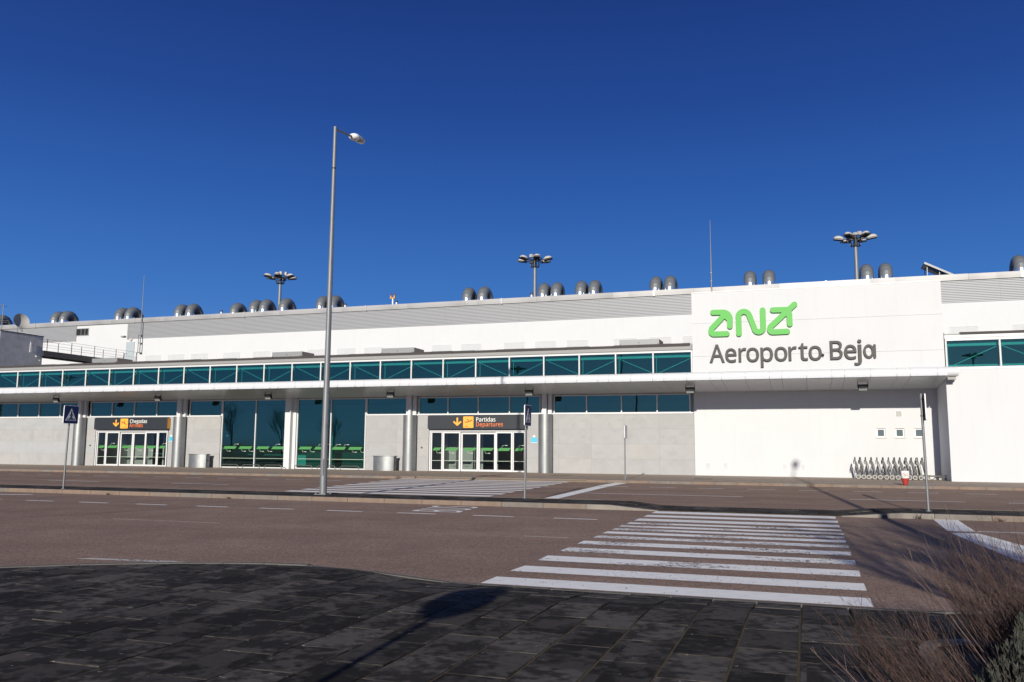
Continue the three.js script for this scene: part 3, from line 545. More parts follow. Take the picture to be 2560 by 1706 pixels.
// --- clerestory (left run) and the one on the right wing
function clerestory(xs, y0, y1, deepBeam, name) {
  const z = ZB - .06, gs = [box(xs[0], xs.at(-1), y1, y1 + .09, z - .05, ZB + .03), box(xs[0], xs.at(-1), y0 - .09, y0, z - .05, ZB + .03)];
  for (const x of xs) gs.push(cyl(V(x, y0 - .05, ZB + .01), V(x, y1 + .07, ZB + .01), .048, .048, 10));
  const f = part(term, name, gs, M.white);
  xs.slice(0, -1).forEach((x, i) => { const g = pane(x + .045, xs[i + 1] - .045, y0, y1, z, .0012); part(f, 'reflective_coating', g.clone().translate(0, 0, .006), M.coating); part(f, 'pane', g, M.tealVar[Math.floor(rnd() * 3)]); });
  // steel bracing just inside the glass
  const zi = ZB - .36;
  part(f, 'truss_beam', box(xs[0], xs.at(-1), y1 - .24, y1 - .08, zi - .08, zi), M.white);
  if (deepBeam) part(f, 'truss_beam', box(xs[0], xs.at(-1), y0 + .06, y0 + .14, zi - .08, zi), M.white);
  xs.slice(0, -1).forEach((x, i) => { const up = (xs.length - 2 - i) % 2 === 0; part(f, 'brace', bar(V(x + .16, up ? y0 + .03 : y1 - .26, zi - .04), V(xs[i + 1] - .02, up ? y1 - .26 : y0 + .03, zi - .04), .035, .035), M.white); if (i % 4 !== 3) part(f, 'brace_post', box(x + .1, x + .135, y0, y1 - .24, zi - .06, zi - .02), M.white); });
  return f;
}
{
  const xs = []; for (let i = 35; i >= 0; i--) xs.push(-5.73 - 2.098 * i);
  clerestory(xs, 5.72, 6.86, false, 'clerestory');
  part(term, 'clerestory_fascia', [box(-80, -5.7, 6.99, 7.17, ZB - .2, ZB + .06), box(-80, -5.7, 6.955, 6.988, ZB - .2, ZB + .015)], M.fascia);
  const roll = []; for (let x = -80; x < -6.7; x += 1.4) roll.push(box(x, x + 1.385, 7.175 + rr(0, .006), 7.33 + rr(-.01, .02), ZB - .3, ZB + .05 + rr(-.01, .01))); part(term, 'gutter', roll, M.gutter);
  part(term, 'gutter_end', [box(-6.7, -5.74, 7.18, 7.245, ZB - .3, ZB + .05), box(-5.735, -5.7, 7.0, 7.32, ZB - .3, ZB + .07)], M.fascia);
  const xr = []; for (let i = 0; i < 12; i++) xr.push(6.74 + 2.37 * i);
  clerestory(xr, 5.72, 7.03, true, 'clerestory');
  part(term, 'clerestory_fascia', [box(6.68, XR, 7.17, 7.3, ZB - .2, ZB + .06), box(6.68, XR, 7.125, 7.168, ZB - .2, ZB + .015)], M.white);
  const r2 = []; for (let x = 7.4; x < 40; x += 1.4) r2.push(box(x, x + 1.385, 7.305 + rr(0, .006), 7.44 + rr(-.01, .02), ZB - .3, ZB + .05)); part(term, 'gutter', r2, M.gutter);
  part(term, 'gutter_end', [box(6.7, 7.4, 7.31, 7.37, ZB - .3, ZB + .05), box(6.66, 6.695, 7.1, 7.43, ZB - .3, ZB + .07)], M.fascia);
  part(term, 'wing_sill', box(6.68, XR, 5.602, 5.63, ZB - .3, ZB + .02), M.white);
  // attic behind the clerestory glass
  part(term, 'attic', [box(-80, -5.75, 5.46, 5.52, -51, ZB - .1), box(-80, -5.75, 5.5, 7.1, -51.2, -51), box(-80, -5.75, 7.05, 7.115, -51, ZB - .2), box(6.7, XR, 5.46, 5.52, -51, ZB - .15), box(6.7, XR, 5.5, 7.2, -51.2, -51), box(6.7, XR, 7.15, 7.215, -51, ZB - .2)], M.interiorWhite);
}
// ---------------------------------------------------------------- things on the low roof
const skyl = thing('skylight_box', 'grey metal rooflight box on the low roof left of the green logo', 'rooflight', [-9.95, 7.22, -48], 0, 'rooflight boxes on the low roof');
{
  part(skyl, 'curb', box(-.12, 2.4, 0, .2, -1.65, .05), M.fascia); part(skyl, 'cover', box(0, 2.26, .2, .58, -1.5, 0), std(col(.25, .26, .275), .55, .2));
  part(skyl, 'cover_end', box(2.261, 2.275, .21, .57, -1.48, -.02), std(col(.36, .29, .25), .7)); part(skyl, 'clip', [box(.02, .07, .24, .32, 0, .03), box(2.18, 2.23, .24, .32, 0, .03), box(1.1, 1.14, .36, .42, 0, .02)], M.darkMetal);
}
dup(skyl, [-25.21, 7.22, -48], 0, 'grey metal rooflight box on the low roof above the departures entrance'); dup(skyl, [-33.28, 7.22, -48], 0, 'grey metal rooflight box on the low roof left of the street lamp'); dup(skyl, [-48.46, 7.22, -48], 0, 'grey metal rooflight box at the foot of the walkway bridge');
// grey plant room on the roof, far left
{
  const t = thing('roof_plant_room', 'grey rendered plant room on the low roof at the far left', 'plant room', [-57, 7.22, -47.6]);
  part(t, 'walls', box(-9, 0, 0, 2.9, -3.85, 0), M.greyWall); part(t, 'roof_edge', box(-9.03, .03, 2.9, 2.96, -3.88, .03), M.darkMetal);
  part(t, 'wall_panel_antenna', [box(.06, .1, 1.55, 2.35, -2.75, -2.6), bar(V(0, 1.7, -2.7), V(.08, 1.7, -2.7), .03), bar(V(0, 2.2, -2.7), V(.08, 2.2, -2.7), .03)], M.whitePaint);
  part(t, 'wall_camera', [bar(V(0, 1.3, -3.2), V(.12, 1.3, -3.2), .05), box(.08, .2, 1.22, 1.34, -3.4, -3.15), bar(V(0, .95, -3.6), V(.12, 1.05, -3.6), .05)], M.greyPlastic);
}
{
  const t = thing('satellite_dish', 'pale round satellite dish on the grey plant room roof', 'satellite dish', [-57.2, 10.18, -49.2]);
  const g = new THREE.SphereGeometry(.98, 28, 10, 0, Math.PI * 2, 0, .66).scale(1, 1.5, 1).translate(0, -1.57, 0).rotateX(Math.PI); g.applyQuaternion(new THREE.Quaternion().setFromUnitVectors(V(0, 1, 0), V(.86, .22, .25).normalize())); g.translate(.1, .78, 0);
  part(t, 'reflector', g, std(col(.30, .30, .295), .7, 0, { side: THREE.DoubleSide })); part(t, 'mount', [cyl(V(0, 0, 0), V(0, .75, 0), .04), bar(V(.7, .0, .2), V(.1, .5, 0), .03), bar(V(.9, 0, .3), V(.95, .32, .5), .03)], M.galv);
}
{
  const t = thing('roof_aerial', 'thin television aerial on the plant room roof beside the dish', 'aerial', [-58.5, 10.18, -48.9]);
  part(t, 'pole', cyl(V(0, 0, 0), V(.06, 2.2, 0), .03), M.galv); part(t, 'elements', [bar(V(-.9, 2.35, 0), V(.25, 2.05, .1), .05), ...[0, 1, 2, 3].map(i => bar(V(-.8 + i * .28, 2.3 - i * .07, -.35), V(-.8 + i * .28, 2.3 - i * .07, .35), .02)), bar(V(-.3, .95, 0), V(.7, .9, 0), .02), bar(V(-.3, .8, 0), V(.5, .78, 0), .02)], M.galv);
}
{
  const t = thing('roof_walkway', 'dark steel walkway bridge with thin railings to the upper door', 'walkway', [-57, 8.6, -51.45]);
  part(t, 'deck', box(-1.3, 0, .1, .3, -10.05, 0), M.darkMetal); part(t, 'side_beam', [box(.0, .12, .0, .44, -10.05, 0), box(-1.42, -1.3, 0, .44, -10.05, 0)], M.darkMetal);
  const posts = [];
  for (const xx of [.06, -1.36]) for (let k = 0; k < 5; k++) { const z = -.35 - k * 2.4; if (z < -10) break; part(t, 'railing_post', box(xx - .02, xx + .02, .44, 1.38, z - .02, z + .02), M.galv); }
  for (const xx of [.06, -1.36]) part(t, 'railing_wire', [.9, 1.36].map(y => bar(V(xx, y, 0), V(xx, y, -10.05), .018)), M.galv);
}
// ---------------------------------------------------------------- gooseneck ducts on the hall roof
const DK = 62.7 / 58.2;
{
  const t = thing('gooseneck_duct', '', 'duct', [0, 12.88, -62.7], 0, 'gooseneck ducts along the hall roof');
  t.userData.base = 'gooseneck_duct';
  part(t, 'flange', [cyl(V(0, 0, 0), V(0, .34, 0), .6, .5, 24), cyl(V(0, .34, 0), V(0, .4, 0), .46, .44, 24)], std(col(.42), .6));
  part(t, 'collar', cyl(V(0, .4, 0), V(0, .6, 0), .425, .425, 28), M.zinc);
  const segs = [], R = .6, cz = -R, N = 7; let prev = null;
  const ringAt = a => { const c = V(0, .6 + R * Math.sin(a), cz + R * Math.cos(a)); return { c, n: V(0, Math.cos(a), -Math.sin(a)) }; };
  const gore = (a, b, r) => { const pos = [], K = 28; const P = (q, th) => { const u = V(1, 0, 0), v = new THREE.Vector3().crossVectors(q.n, u); return q.c.clone().addScaledVector(u, r * Math.cos(th)).addScaledVector(v, r * Math.sin(th)); }; for (let i = 0; i < K; i++) { const t0 = i / K * 2 * Math.PI, t1 = (i + 1) / K * 2 * Math.PI, p = [P(a, t0), P(a, t1), P(b, t1), P(b, t0)]; for (const k of [0, 1, 2, 0, 2, 3]) pos.push(p[k].x, p[k].y, p[k].z); } const g = new THREE.BufferGeometry(); g.setAttribute('position', new THREE.Float32BufferAttribute(pos, 3)); g.setAttribute('uv', new THREE.Float32BufferAttribute(new Float32Array(pos.length / 3 * 2), 2)); g.computeVertexNormals(); const nn = g.attributes.normal, pp = g.attributes.position; return uvWorld(g); };
  for (let i = 0; i < N; i++) { const a = i * 145 / N * D2R, b = (i + 1) * 145 / N * D2R; segs.push(gore(ringAt(a), ringAt(b), .425)); const q = ringAt(b), q0 = { c: q.c.clone().addScaledVector(q.n, -.02), n: q.n }, q1 = { c: q.c.clone().addScaledVector(q.n, .02), n: q.n }; segs.push(gore(q0, q1, .438)); }
  const e = ringAt(145 * D2R); segs.push(gore(e, { c: e.c.clone().addScaledVector(e.n, .3), n: e.n }, .43));
  part(t, 'elbow', segs, std(M.duct.color, .5, .15, { map: M.duct.map, side: THREE.DoubleSide }));
  const xs = [-63.34, -62.28, -56.12, -55.02, -49.8, -48.62, -44.19, -42.32, -41.35, -39.49, -36.06, -34.98, -23.55, -22.34, -17.65, -16.67, -14.85, -13.88, -9.52, -8.51, -3.18, -1.96, 4.07, 5.19, 12.72];
  const ord = ['first', 'second', 'third', 'fourth', 'fifth', 'sixth', 'seventh', 'eighth', 'ninth', 'tenth', 'eleventh', 'twelfth', 'thirteenth', 'fourteenth', 'fifteenth', 'sixteenth', 'seventeenth', 'eighteenth', 'nineteenth', 'twentieth', 'twenty first', 'twenty second', 'twenty third', 'twenty fourth'];
  const lab = i => i === 24 ? 'grey gooseneck roof duct at the far right edge of the roof' : i === 20 || i === 21 ? `grey gooseneck roof duct above the green logo, ${i === 20 ? 'left' : 'right'} one of the pair` : i === 22 || i === 23 ? `grey gooseneck roof duct beside the rightmost floodlight mast, ${i === 22 ? 'left' : 'right'} one of the pair` : `${ord[i]} grey gooseneck roof duct after the satellite dish, counted rightward`;
  xs.forEach((x, i) => { const y = i === 6 ? 12.72 : 12.88; if (!i) { t.position.x = x * DK; t.userData.label = lab(0); } else dup(t, [x * DK, y, -62.7], rr(-.04, .04), lab(i)); });
  const lt = dup(t, [-75.6, 12.88, -62.7], 0, 'grey gooseneck roof duct behind the satellite dish at the left edge'); 
}
// small vent pipes, beacon, rods, solar panel
{
  const v0 = thing('roof_vent_pipe', 'small capped vent pipe right of the third duct pair', 'vent pipe', [-54.0, 12.88, -62.6], 0, 'small vent pipes on the hall roof');
  part(v0, 'pipe', cyl(V(0, 0, 0), V(0, .62, 0), .07), M.whitePaint); part(v0, 'cap', cyl(V(0, .62, 0), V(0, .74, 0), .13, .1, 12), M.darkMetal);
  v0.position.x = -52.2; v0.userData.label = 'small capped vent pipe left of the third pair of roof ducts';
  dup(v0, [-48.9, 12.88, -62.6], 0, 'small capped vent pipe left of the single low roof duct'); dup(v0, [-36.4, 12.88, -62.6], 0, 'small capped vent pipe right of the street lamp pole'); dup(v0, [-31.6, 12.88, -62.6], 0, 'small capped vent pipe just right of the yellow beacon'); dup(v0, [-19.9, 12.9, -62.6], 0, 'small capped vent pipe between two duct pairs near the middle mast');
  const b = thing('roof_beacon', 'yellow twin obstruction beacon with red lenses on the roof edge', 'beacon', [-31.95, 12.88, -62.6]);
  part(b, 'post', cyl(V(0, 0, 0), V(0, .95, 0), .06), M.whitePaint); part(b, 'housing', [box(-.22, .22, .92, 1.02, -.08, .08), box(-.22, -.1, 1.02, 1.18, -.06, .06), box(.1, .22, 1.02, 1.18, -.06, .06)], M.amber); part(b, 'lens', [cyl(V(-.16, 1.18, 0), V(-.16, 1.38, 0), .06, .045, 12), cyl(V(.16, 1.18, 0), V(.16, 1.38, 0), .06, .045, 12)], M.redLens);
  const r = thing('lightning_rod', 'thin steel lightning rod on the white wall at the left', 'lightning rod', [-56.4, 9.86, ZU + .3]);
  part(r, 'rod', [cyl(V(0, 0, 0), V(0, 4.2, 0), .045, .04, 8), cyl(V(0, 4.2, 0), V(0, 7.1, 0), .035, .02, 8)], M.galv); part(r, 'bracket', [box(-.22, 0, .02, .08, -.3, .04), box(-.22, 0, .9, .95, -.3, .04), box(-.22, 0, 1.6, 1.65, -.3, .04), box(-.24, -.2, 0, 1.7, -.02, .02)], M.galv);
  const r2 = thing('lightning_rod', 'tall thin lightning rod rising above the white sign wall', 'lightning rod', [-6.0, 12.6, ZU + .26]);
  part(r2, 'rod', [cyl(V(0, .1, 0), V(0, 2.7, 0), .05, .04, 8), cyl(V(0, 2.7, 0), V(0, 5.4, 0), .035, .015, 8)], M.galv); part(r2, 'clamp', [box(-.05, .05, .2, .26, -.1, .06), box(-.06, .06, .9, .95, -.06, .06), box(-.06, .06, 1.5, 1.55, -.06, .06)], M.galv);
  const s = thing('solar_panel', 'tilted dark solar panel on the roof above the wing', 'solar panel', [9.1, 12.88, -64]);
  const pg = new THREE.BoxGeometry(2.25, .1, 1.6); part(s, 'panel', pg.clone().rotateZ(-.50).translate(0, .9, 0), M.solar); part(s, 'panel_frame', [new THREE.BoxGeometry(2.3, .13, .06).translate(0, 0, .83), new THREE.BoxGeometry(2.3, .13, .06).translate(0, 0, -.83), new THREE.BoxGeometry(.06, .13, 1.7).translate(-1.15, 0, 0)].map(g => g.rotateZ(-.5).translate(0, .9, 0)), M.galv); part(s, 'support', [bar(V(-.85, 0, .6), V(-.85, 1.35, .6), .05), bar(V(-.85, 0, -.6), V(-.85, 1.35, -.6), .05), bar(V(-.1, 0, .6), V(-.1, .9, .6), .05), bar(V(.8, 0, 0), V(.8, .45, 0), .05)], M.galv);
}
// ---------------------------------------------------------------- floodlight masts
function makeMast(H, label, group, pos) {
  const t = thing('floodlight_mast', label, 'floodlight mast', pos, 0, group);
  part(t, 'pole', cyl(V(0, 0, 0), V(0, H - 1.4, 0), .36, .17, 16), M.galv);
  part(t, 'head_frame', [new THREE.TorusGeometry(.75, .05, 6, 20).rotateX(Math.PI / 2).translate(0, H - .55, 0), new THREE.TorusGeometry(.45, .05, 6, 20).rotateX(Math.PI / 2).translate(0, H - 1.45, 0), ...Array.from({ length: 8 }, (_, i) => { const a = i * Math.PI / 4; return bar(V(.45 * Math.cos(a), H - 1.45, .45 * Math.sin(a)), V(.75 * Math.cos(a), H - .55, .75 * Math.sin(a)), .05); }), ...Array.from({ length: 6 }, (_, i) => { const a = i * Math.PI / 3 + .15; return bar(V(.2 * Math.cos(a), H - .8, .2 * Math.sin(a)), V(1.25 * Math.cos(a), H - .75, 1.25 * Math.sin(a)), .07); }), cyl(V(0, H - 1.5, 0), V(0, H - .4, 0), .2, .2, 12)], M.darkMetal);
  for (let i = 0; i < 6; i++) {
    const a = i * Math.PI / 3 + .15, g = new THREE.SphereGeometry(.5, 16, 8, 0, Math.PI * 2, 0, Math.PI / 2).scale(1, .62, .72), d = new THREE.BoxGeometry(.92, .14, .62).translate(0, -.07, 0);
    const f = x => x.rotateZ(.16).rotateY(-a).translate(1.52 * Math.cos(a), H - .68, 1.52 * Math.sin(a));
    const l = part(t, 'floodlight', f(g), M.greyPlastic); part(l, 'lens', f(d), M.darkMetal);
  }
  part(t, 'gear_box', [box(-.7, -.4, H - .5, H - .15, -.15, .15), box(.1, .4, H - .45, H - .05, .1, .4), box(.55, .8, H - .5, H - .05, -.3, -.05)], M.greyPlastic);
  return t;
}
const mast = makeMast(22.9, 'floodlight mast behind the roof, left of the street lamp', 'floodlight masts rising beyond the terminal', [-60.3, 0, -88]);
dup(mast, [-27.6, 0, -88], 1.1, 'floodlight mast behind the roof near the middle of the terminal'); dup(mast, [5.24, 0, -88], 2.3, 'floodlight mast behind the roof at the right above the lettering');
dup(mast, [30, -2.9, 86], .4, 'floodlight mast in the car park mirrored in the right clerestory'); dup(mast, [-61, -2.9, 88.6], .9, 'floodlight mast in the car park mirrored in the middle clerestory'); dup(mast, [-183, -2.9, 80], .2, 'floodlight mast in the car park mirrored in the left clerestory');

// ---------------------------------------------------------------- logo and name on the sign wall
{
  const z0 = ZB + .02, dep = .13, w = .275, rail = [];
  const t = thing('green_logo', 'large green rounded three-glyph logo on the white wall', 'logo', [0, 0, z0]);
  const glyph = st => strokeShapes(st.map(p => ({ p, w })), .03).map(s => extr(s, dep, .006, 4));
  part(t, 'logo_glyph', glyph([[[-4.53, 8.96], [-4.0, 8.95], ...arc(-4.0, 8.6, .345, 88, 0, 8), [-3.66, 8.17]], [[-3.9, 8.84], [-4.3, 8.4], [-4.62, 8.08], ...arc(-4.5, 7.93, .155, 140, 262, 6), [-3.83, 7.77]], [[-3.95, 8.86], [-3.75, 8.62]]]), M.green);
  part(t, 'logo_glyph', glyph([[[-3.2, 7.75], [-3.2, 8.62], ...arc(-2.92, 8.65, .29, 180, 20, 10), [-2.38, 7.98], ...arc(-2.17, 8.03, .225, 195, 355, 10), [-1.945, 8.97]]]), M.green);
  part(t, 'logo_glyph', glyph([[[-1.43, 8.95], [-.68, 8.94]], [[-.33, 9.2], [-.85, 8.72], [-1.25, 8.35], [-1.57, 8.06], ...arc(-1.46, 7.92, .15, 140, 262, 6), [-.74, 7.78]], [[-.72, 8.82], [-.6, 8.6], [-.595, 8.17]], [[-.68, 8.94], [-.6, 8.7]]]), M.green);
}
{
  const t = thing('wall_lettering', 'dark grey raised wall lettering reading Aeroporto Beja', 'lettering', [0, 0, ZB + .03]);
  const spec = [['A', -4.75, -3.99], ['e', -3.93, -3.37], ['r', -3.24, -2.86], ['o', -2.83, -2.21], ['p', -2.11, -1.5], ['o', -1.4, -.78], ['r', -.7, -.31], ['t', -.2, .23], ['o', .3, .92], ['B', 1.34, 1.93], ['e', 2.02, 2.59], ['j', 2.5, 2.84], ['a', 2.92, 3.52]];
  const k = .95 / (() => { const g = new THREE.ShapeGeometry(font.generateShapes('A', 1)); g.computeBoundingBox(); return g.boundingBox.max.y; })();
  for (const [ch, a, b] of spec) {
    let gs;
    if (ch === 'a') { gs = strokeShapes([{ p: arc(3.18, 6.61, 1, 0, 360, 36).map(([x, y]) => [3.18 + (x - 3.18) * .2, 6.61 + (y - 6.61) * .3]), w: .11 }, { p: [[3.46, 6.91], [3.46, 6.31]], w: .115 }], .015).map(s => extr(s, .11, .004, 4)); }
    else {
      const sh = font.generateShapes(ch, 1), g0 = new THREE.ShapeGeometry(sh); g0.computeBoundingBox(); const bb = g0.boundingBox;
      const g = extr(sh, .11, .013, 8); g.translate(-bb.min.x, 0, 0).scale((b - a) / (bb.max.x - bb.min.x), k, 1).translate(a, 6.245, 0); gs = [g];
    }
    part(t, 'letter', gs, M.letter);
  }
}
{ const c = thing('wall_camera', 'tiny black dome camera after the first word of the lettering', 'camera', [.97, 6.48, ZB]); part(c, 'dome', [new THREE.SphereGeometry(.075, 14, 10).translate(0, 0, .1)], M.black); part(c, 'base', cyl(V(0, -.03, 0), V(0, -.03, .06), .07), M.greyPlastic); }

// ---------------------------------------------------------------- entrance signs
function entranceSign(x0, word, word2, arrive, label) {
  const t = thing('entrance_sign', label, 'sign', [x0, 2.76, ZA + .02]);
  const W = 6.62, H = .86, d = .3;
  part(t, 'box', [extr(roundRect(.02, .02, W - .02, H - .02, .07), d - .02, .02, 4)], M.navy);
  if (arrive) part(t, 'end_panel', box(W + .022, W + .03, .06, H - .06, .03, d - .02), M.orange);
  const z = d + .022;
  part(t, 'arrow', strokeShapes([{ p: [[2.06, .68], [2.06, .27]], w: .11 }, { p: [[1.84, .45], [2.06, .27], [2.28, .45]], w: .11 }], .014).map(s => extr(s, .012).translate(0, 0, z)), M.orange);
  const pic = part(t, 'pictogram_plate', extr(roundRect(2.46, .08, 3.15, .79, .05), .012).translate(0, 0, z), M.orange);
  const pl = arrive ? [{ p: [[2.62, .54], [2.8, .47], [3.02, .36]], w: .055 }, { p: [[2.81, .64], [2.86, .45]], w: .045 }, { p: [[2.62, .54], [2.58, .62]], w: .035 }, { p: [[2.84, .18], [3.04, .18]], w: .03 }] : [{ p: [[2.62, .42], [2.8, .46], [3.04, .56]], w: .055 }, { p: [[2.72, .64], [2.86, .48]], w: .045 }, { p: [[2.62, .42], [2.56, .47]], w: .035 }, { p: [[2.58, .18], [2.78, .18]], w: .03 }];
  part(pic, 'aircraft', strokeShapes(pl, .01).map(s => extr(s, .006).translate(0, 0, z + .0125)), std(col(.22, .03, .02), .6));
  const txt = (s, y, m) => { const sh = font.generateShapes(s, .26), g = extr(sh, .012, 0, 4).translate(3.3, y, z); part(t, 'lettering', g, m); };
  txt(word, .47, M.whitePaint); txt(word2, .17, M.orangeText);
}
entranceSign(-49.75, 'Chegadas', 'Arrivals', true, 'dark sign reading Chegadas Arrivals over the left entrance');
entranceSign(-22.78, 'Partidas', 'Departures', false, 'dark sign reading Partidas Departures over the right entrance');
for (const [x, l] of [[-15.95, 'small cyan notice on the stone right of the departures doors'], [-43.15, 'small cyan notice on the stone right of the arrivals doors']]) {
  const t = thing('wall_notice', l, 'notice', [x, 1.95, ZA + .004]); part(t, 'sheet', [box(0, .19, 0, .3, 0, .006), box(.2, .39, 0, .3, 0, .006)], M.cyan); part(t, 'holder', [box(.12, .27, .32, .42, 0, .03), box(-.02, .41, -.03, -.005, 0, .01)], M.whitePaint);
}
for (const [x, l] of [[-50.3, 'small round door button left of the arrivals doors'], [-23.3, 'small round door button left of the departures doors']]) { const t = thing('door_button', l, 'button', [x, 1.6, ZA + .004]); part(t, 'ring', new THREE.TorusGeometry(.05, .015, 8, 16).translate(0, 0, .02), M.chrome); part(t, 'key_plate', cyl(V(0, 0, 0), V(0, 0, .018), .06), M.darkMetal); }

// ---------------------------------------------------------------- floodlights under the canopy
{
  const f0 = thing('canopy_floodlight', '', 'floodlight', [-50.72, 5.12, -47.25], 0, 'floodlights hung under the canopy');
  part(f0, 'yoke', [box(-.26, -.23, -.3, -.02, -.02, .02), box(.23, .26, -.3, -.02, -.02, .02), box(-.26, .26, -.02, .03, -.03, .03)], M.darkMetal);
  const tilt = g => g.rotateX(.55).translate(0, -.32, 0);
  const h = part(f0, 'housing', tilt(new THREE.BoxGeometry(.46, .3, .16)), M.darkMetal); part(h, 'lens', tilt(new THREE.BoxGeometry(.40, .24, .02).translate(0, 0, .09)), M.lampGlass);
  const L = ['black floodlight under the canopy at the far left end', 'black floodlight under the canopy above the arrivals sign end', 'black floodlight under the canopy above the left tall window', 'black floodlight under the canopy just right of the street lamp', 'black floodlight under the canopy above the departures sign end', 'black floodlight under the canopy where stone meets white wall', 'black floodlight under the canopy above the luggage trolleys'];
  [-50.72, -41.75, -32.93, -24.11, -15.15, -5.9, 2.86].forEach((x, i) => { if (!i) f0.userData.label = L[0]; else dup(f0, [x, 5.12, -47.25], 0, L[i]); });
}
// ---------------------------------------------------------------- bins and wheel stops
{
  const b = thing('litter_bin', 'stainless steel litter bin left of the departures entrance', 'litter bin', [-25.55, .12, -49.35], 0, 'steel litter bins by the wall');
  const s = new THREE.Shape(); s.moveTo(-.72, -.35); s.lineTo(-.72, .05); s.quadraticCurveTo(0, .5, .72, .05); s.lineTo(.72, -.35); s.closePath();
  part(b, 'body', [extr(s, .9, 0, 16).rotateX(-Math.PI / 2).scale(1, 1, -1).rotateY(0)].map(g => { const p = g.attributes.position; for (let i = 0; i < p.count; i += 3) { const a = [p.getX(i), p.getY(i), p.getZ(i)]; p.setXYZ(i, p.getX(i + 1), p.getY(i + 1), p.getZ(i + 1)); p.setXYZ(i + 1, ...a); } g.computeVertexNormals(); return uvWorld(g); }), M.steel);
  const s2 = new THREE.Shape(); s2.moveTo(-.78, -.36); s2.lineTo(-.78, .07); s2.quadraticCurveTo(0, .56, .78, .07); s2.lineTo(.78, -.36); s2.closePath();
  const lid = extr(s2, .04, 0, 16).rotateX(-Math.PI / 2).scale(1, 1, -1).translate(0, .901, 0); { const p = lid.attributes.position; for (let i = 0; i < p.count; i += 3) { const a = [p.getX(i), p.getY(i), p.getZ(i)]; p.setXYZ(i, p.getX(i + 1), p.getY(i + 1), p.getZ(i + 1)); p.setXYZ(i + 1, ...a); } lid.computeVertexNormals(); }
  part(b, 'lid', lid, M.steel); part(b, 'lock', cyl(V(.72, .5, -.15), V(.735, .5, -.15), .04), M.black);
  dup(b, [-39.95, .12, -49.4], 0, 'stainless steel litter bin between the steel column and tall window');
}
{
  const h0 = thing('wheel_stop_hoop', '', 'hoop rail', [-37.15, .12, -49.2], 0, 'low steel hoops in front of the tall windows');
  part(h0, 'hoop', tubePath([V(-.66, 0, 0), V(-.66, .15, 0), V(-.6, .24, 0), V(-.48, .26, 0), V(.48, .26, 0), V(.6, .24, 0), V(.66, .15, 0), V(.66, 0, 0)], .025, 40, 8), M.chrome); part(h0, 'foot_plate', [cyl(V(-.66, 0, 0), V(-.66, .012, 0), .06), cyl(V(.66, 0, 0), V(.66, .012, 0), .06)], M.chrome);
  const L = ['low steel hoop at the left end of the left tall window', 'low steel hoop in the middle of the left tall window', 'low steel hoop at the right end of the left tall window', 'low steel hoop at the left end of the right tall window', 'low steel hoop in the middle of the right tall window behind the lamp', 'low steel hoop at the right end of the right tall window'];
  [-37.15, -35.43, -33.7, -31.36, -29.64, -27.92].forEach((x, i) => { if (!i) h0.userData.label = L[0]; else dup(h0, [x, .12, -49.2], 0, L[i]); });
}
// ---------------------------------------------------------------- fire point bollard
{
  const t = thing('hydrant_bollard', 'white and red tapered bollard lettered SI on the kerb', 'bollard', [3.98, .12, -40.6]);
  const lat = (pts) => new THREE.LatheGeometry(pts.map(([r, y]) => V2(r, y)), 28);
  part(t, 'red_base', lat([[.001, 0], [.1, 0], [.1, .05], [.155, .28], [.162, .3], [.162, .305], [.001, .305]]), M.red);
  part(t, 'white_top', lat([[.001, .306], [.166, .306], [.166, .6], [.15, .62], [.001, .63]]), M.whitePaint);
  part(t, 'footing', cyl(V(0, -.002, 0), V(0, .012, 0), .26, .25, 20), M.kerbDark);
  const sw = .019, g = merge(strokeShapes([{ p: [...arc(.05, .115, .035, 40, 270, 10), ...arc(.05, .045, .035, 90, -140, 10)], w: sw }, { p: [[.135, .01], [.135, .15]], w: sw }], .006).map(q => extr(q, .012, 0, 4))); g.computeBoundingBox(); const bb = g.boundingBox; g.translate(-(bb.min.x + bb.max.x) / 2, .39, .164); const p = g.attributes.position; for (let i = 0; i < p.count; i++) { const x = p.getX(i), z = p.getZ(i), a = x / .166; p.setX(i, Math.sin(a) * (z + .002)); p.setZ(i, Math.cos(a) * (z + .002)); } g.computeVertexNormals(); part(t, 'lettering', g, M.redText);
}
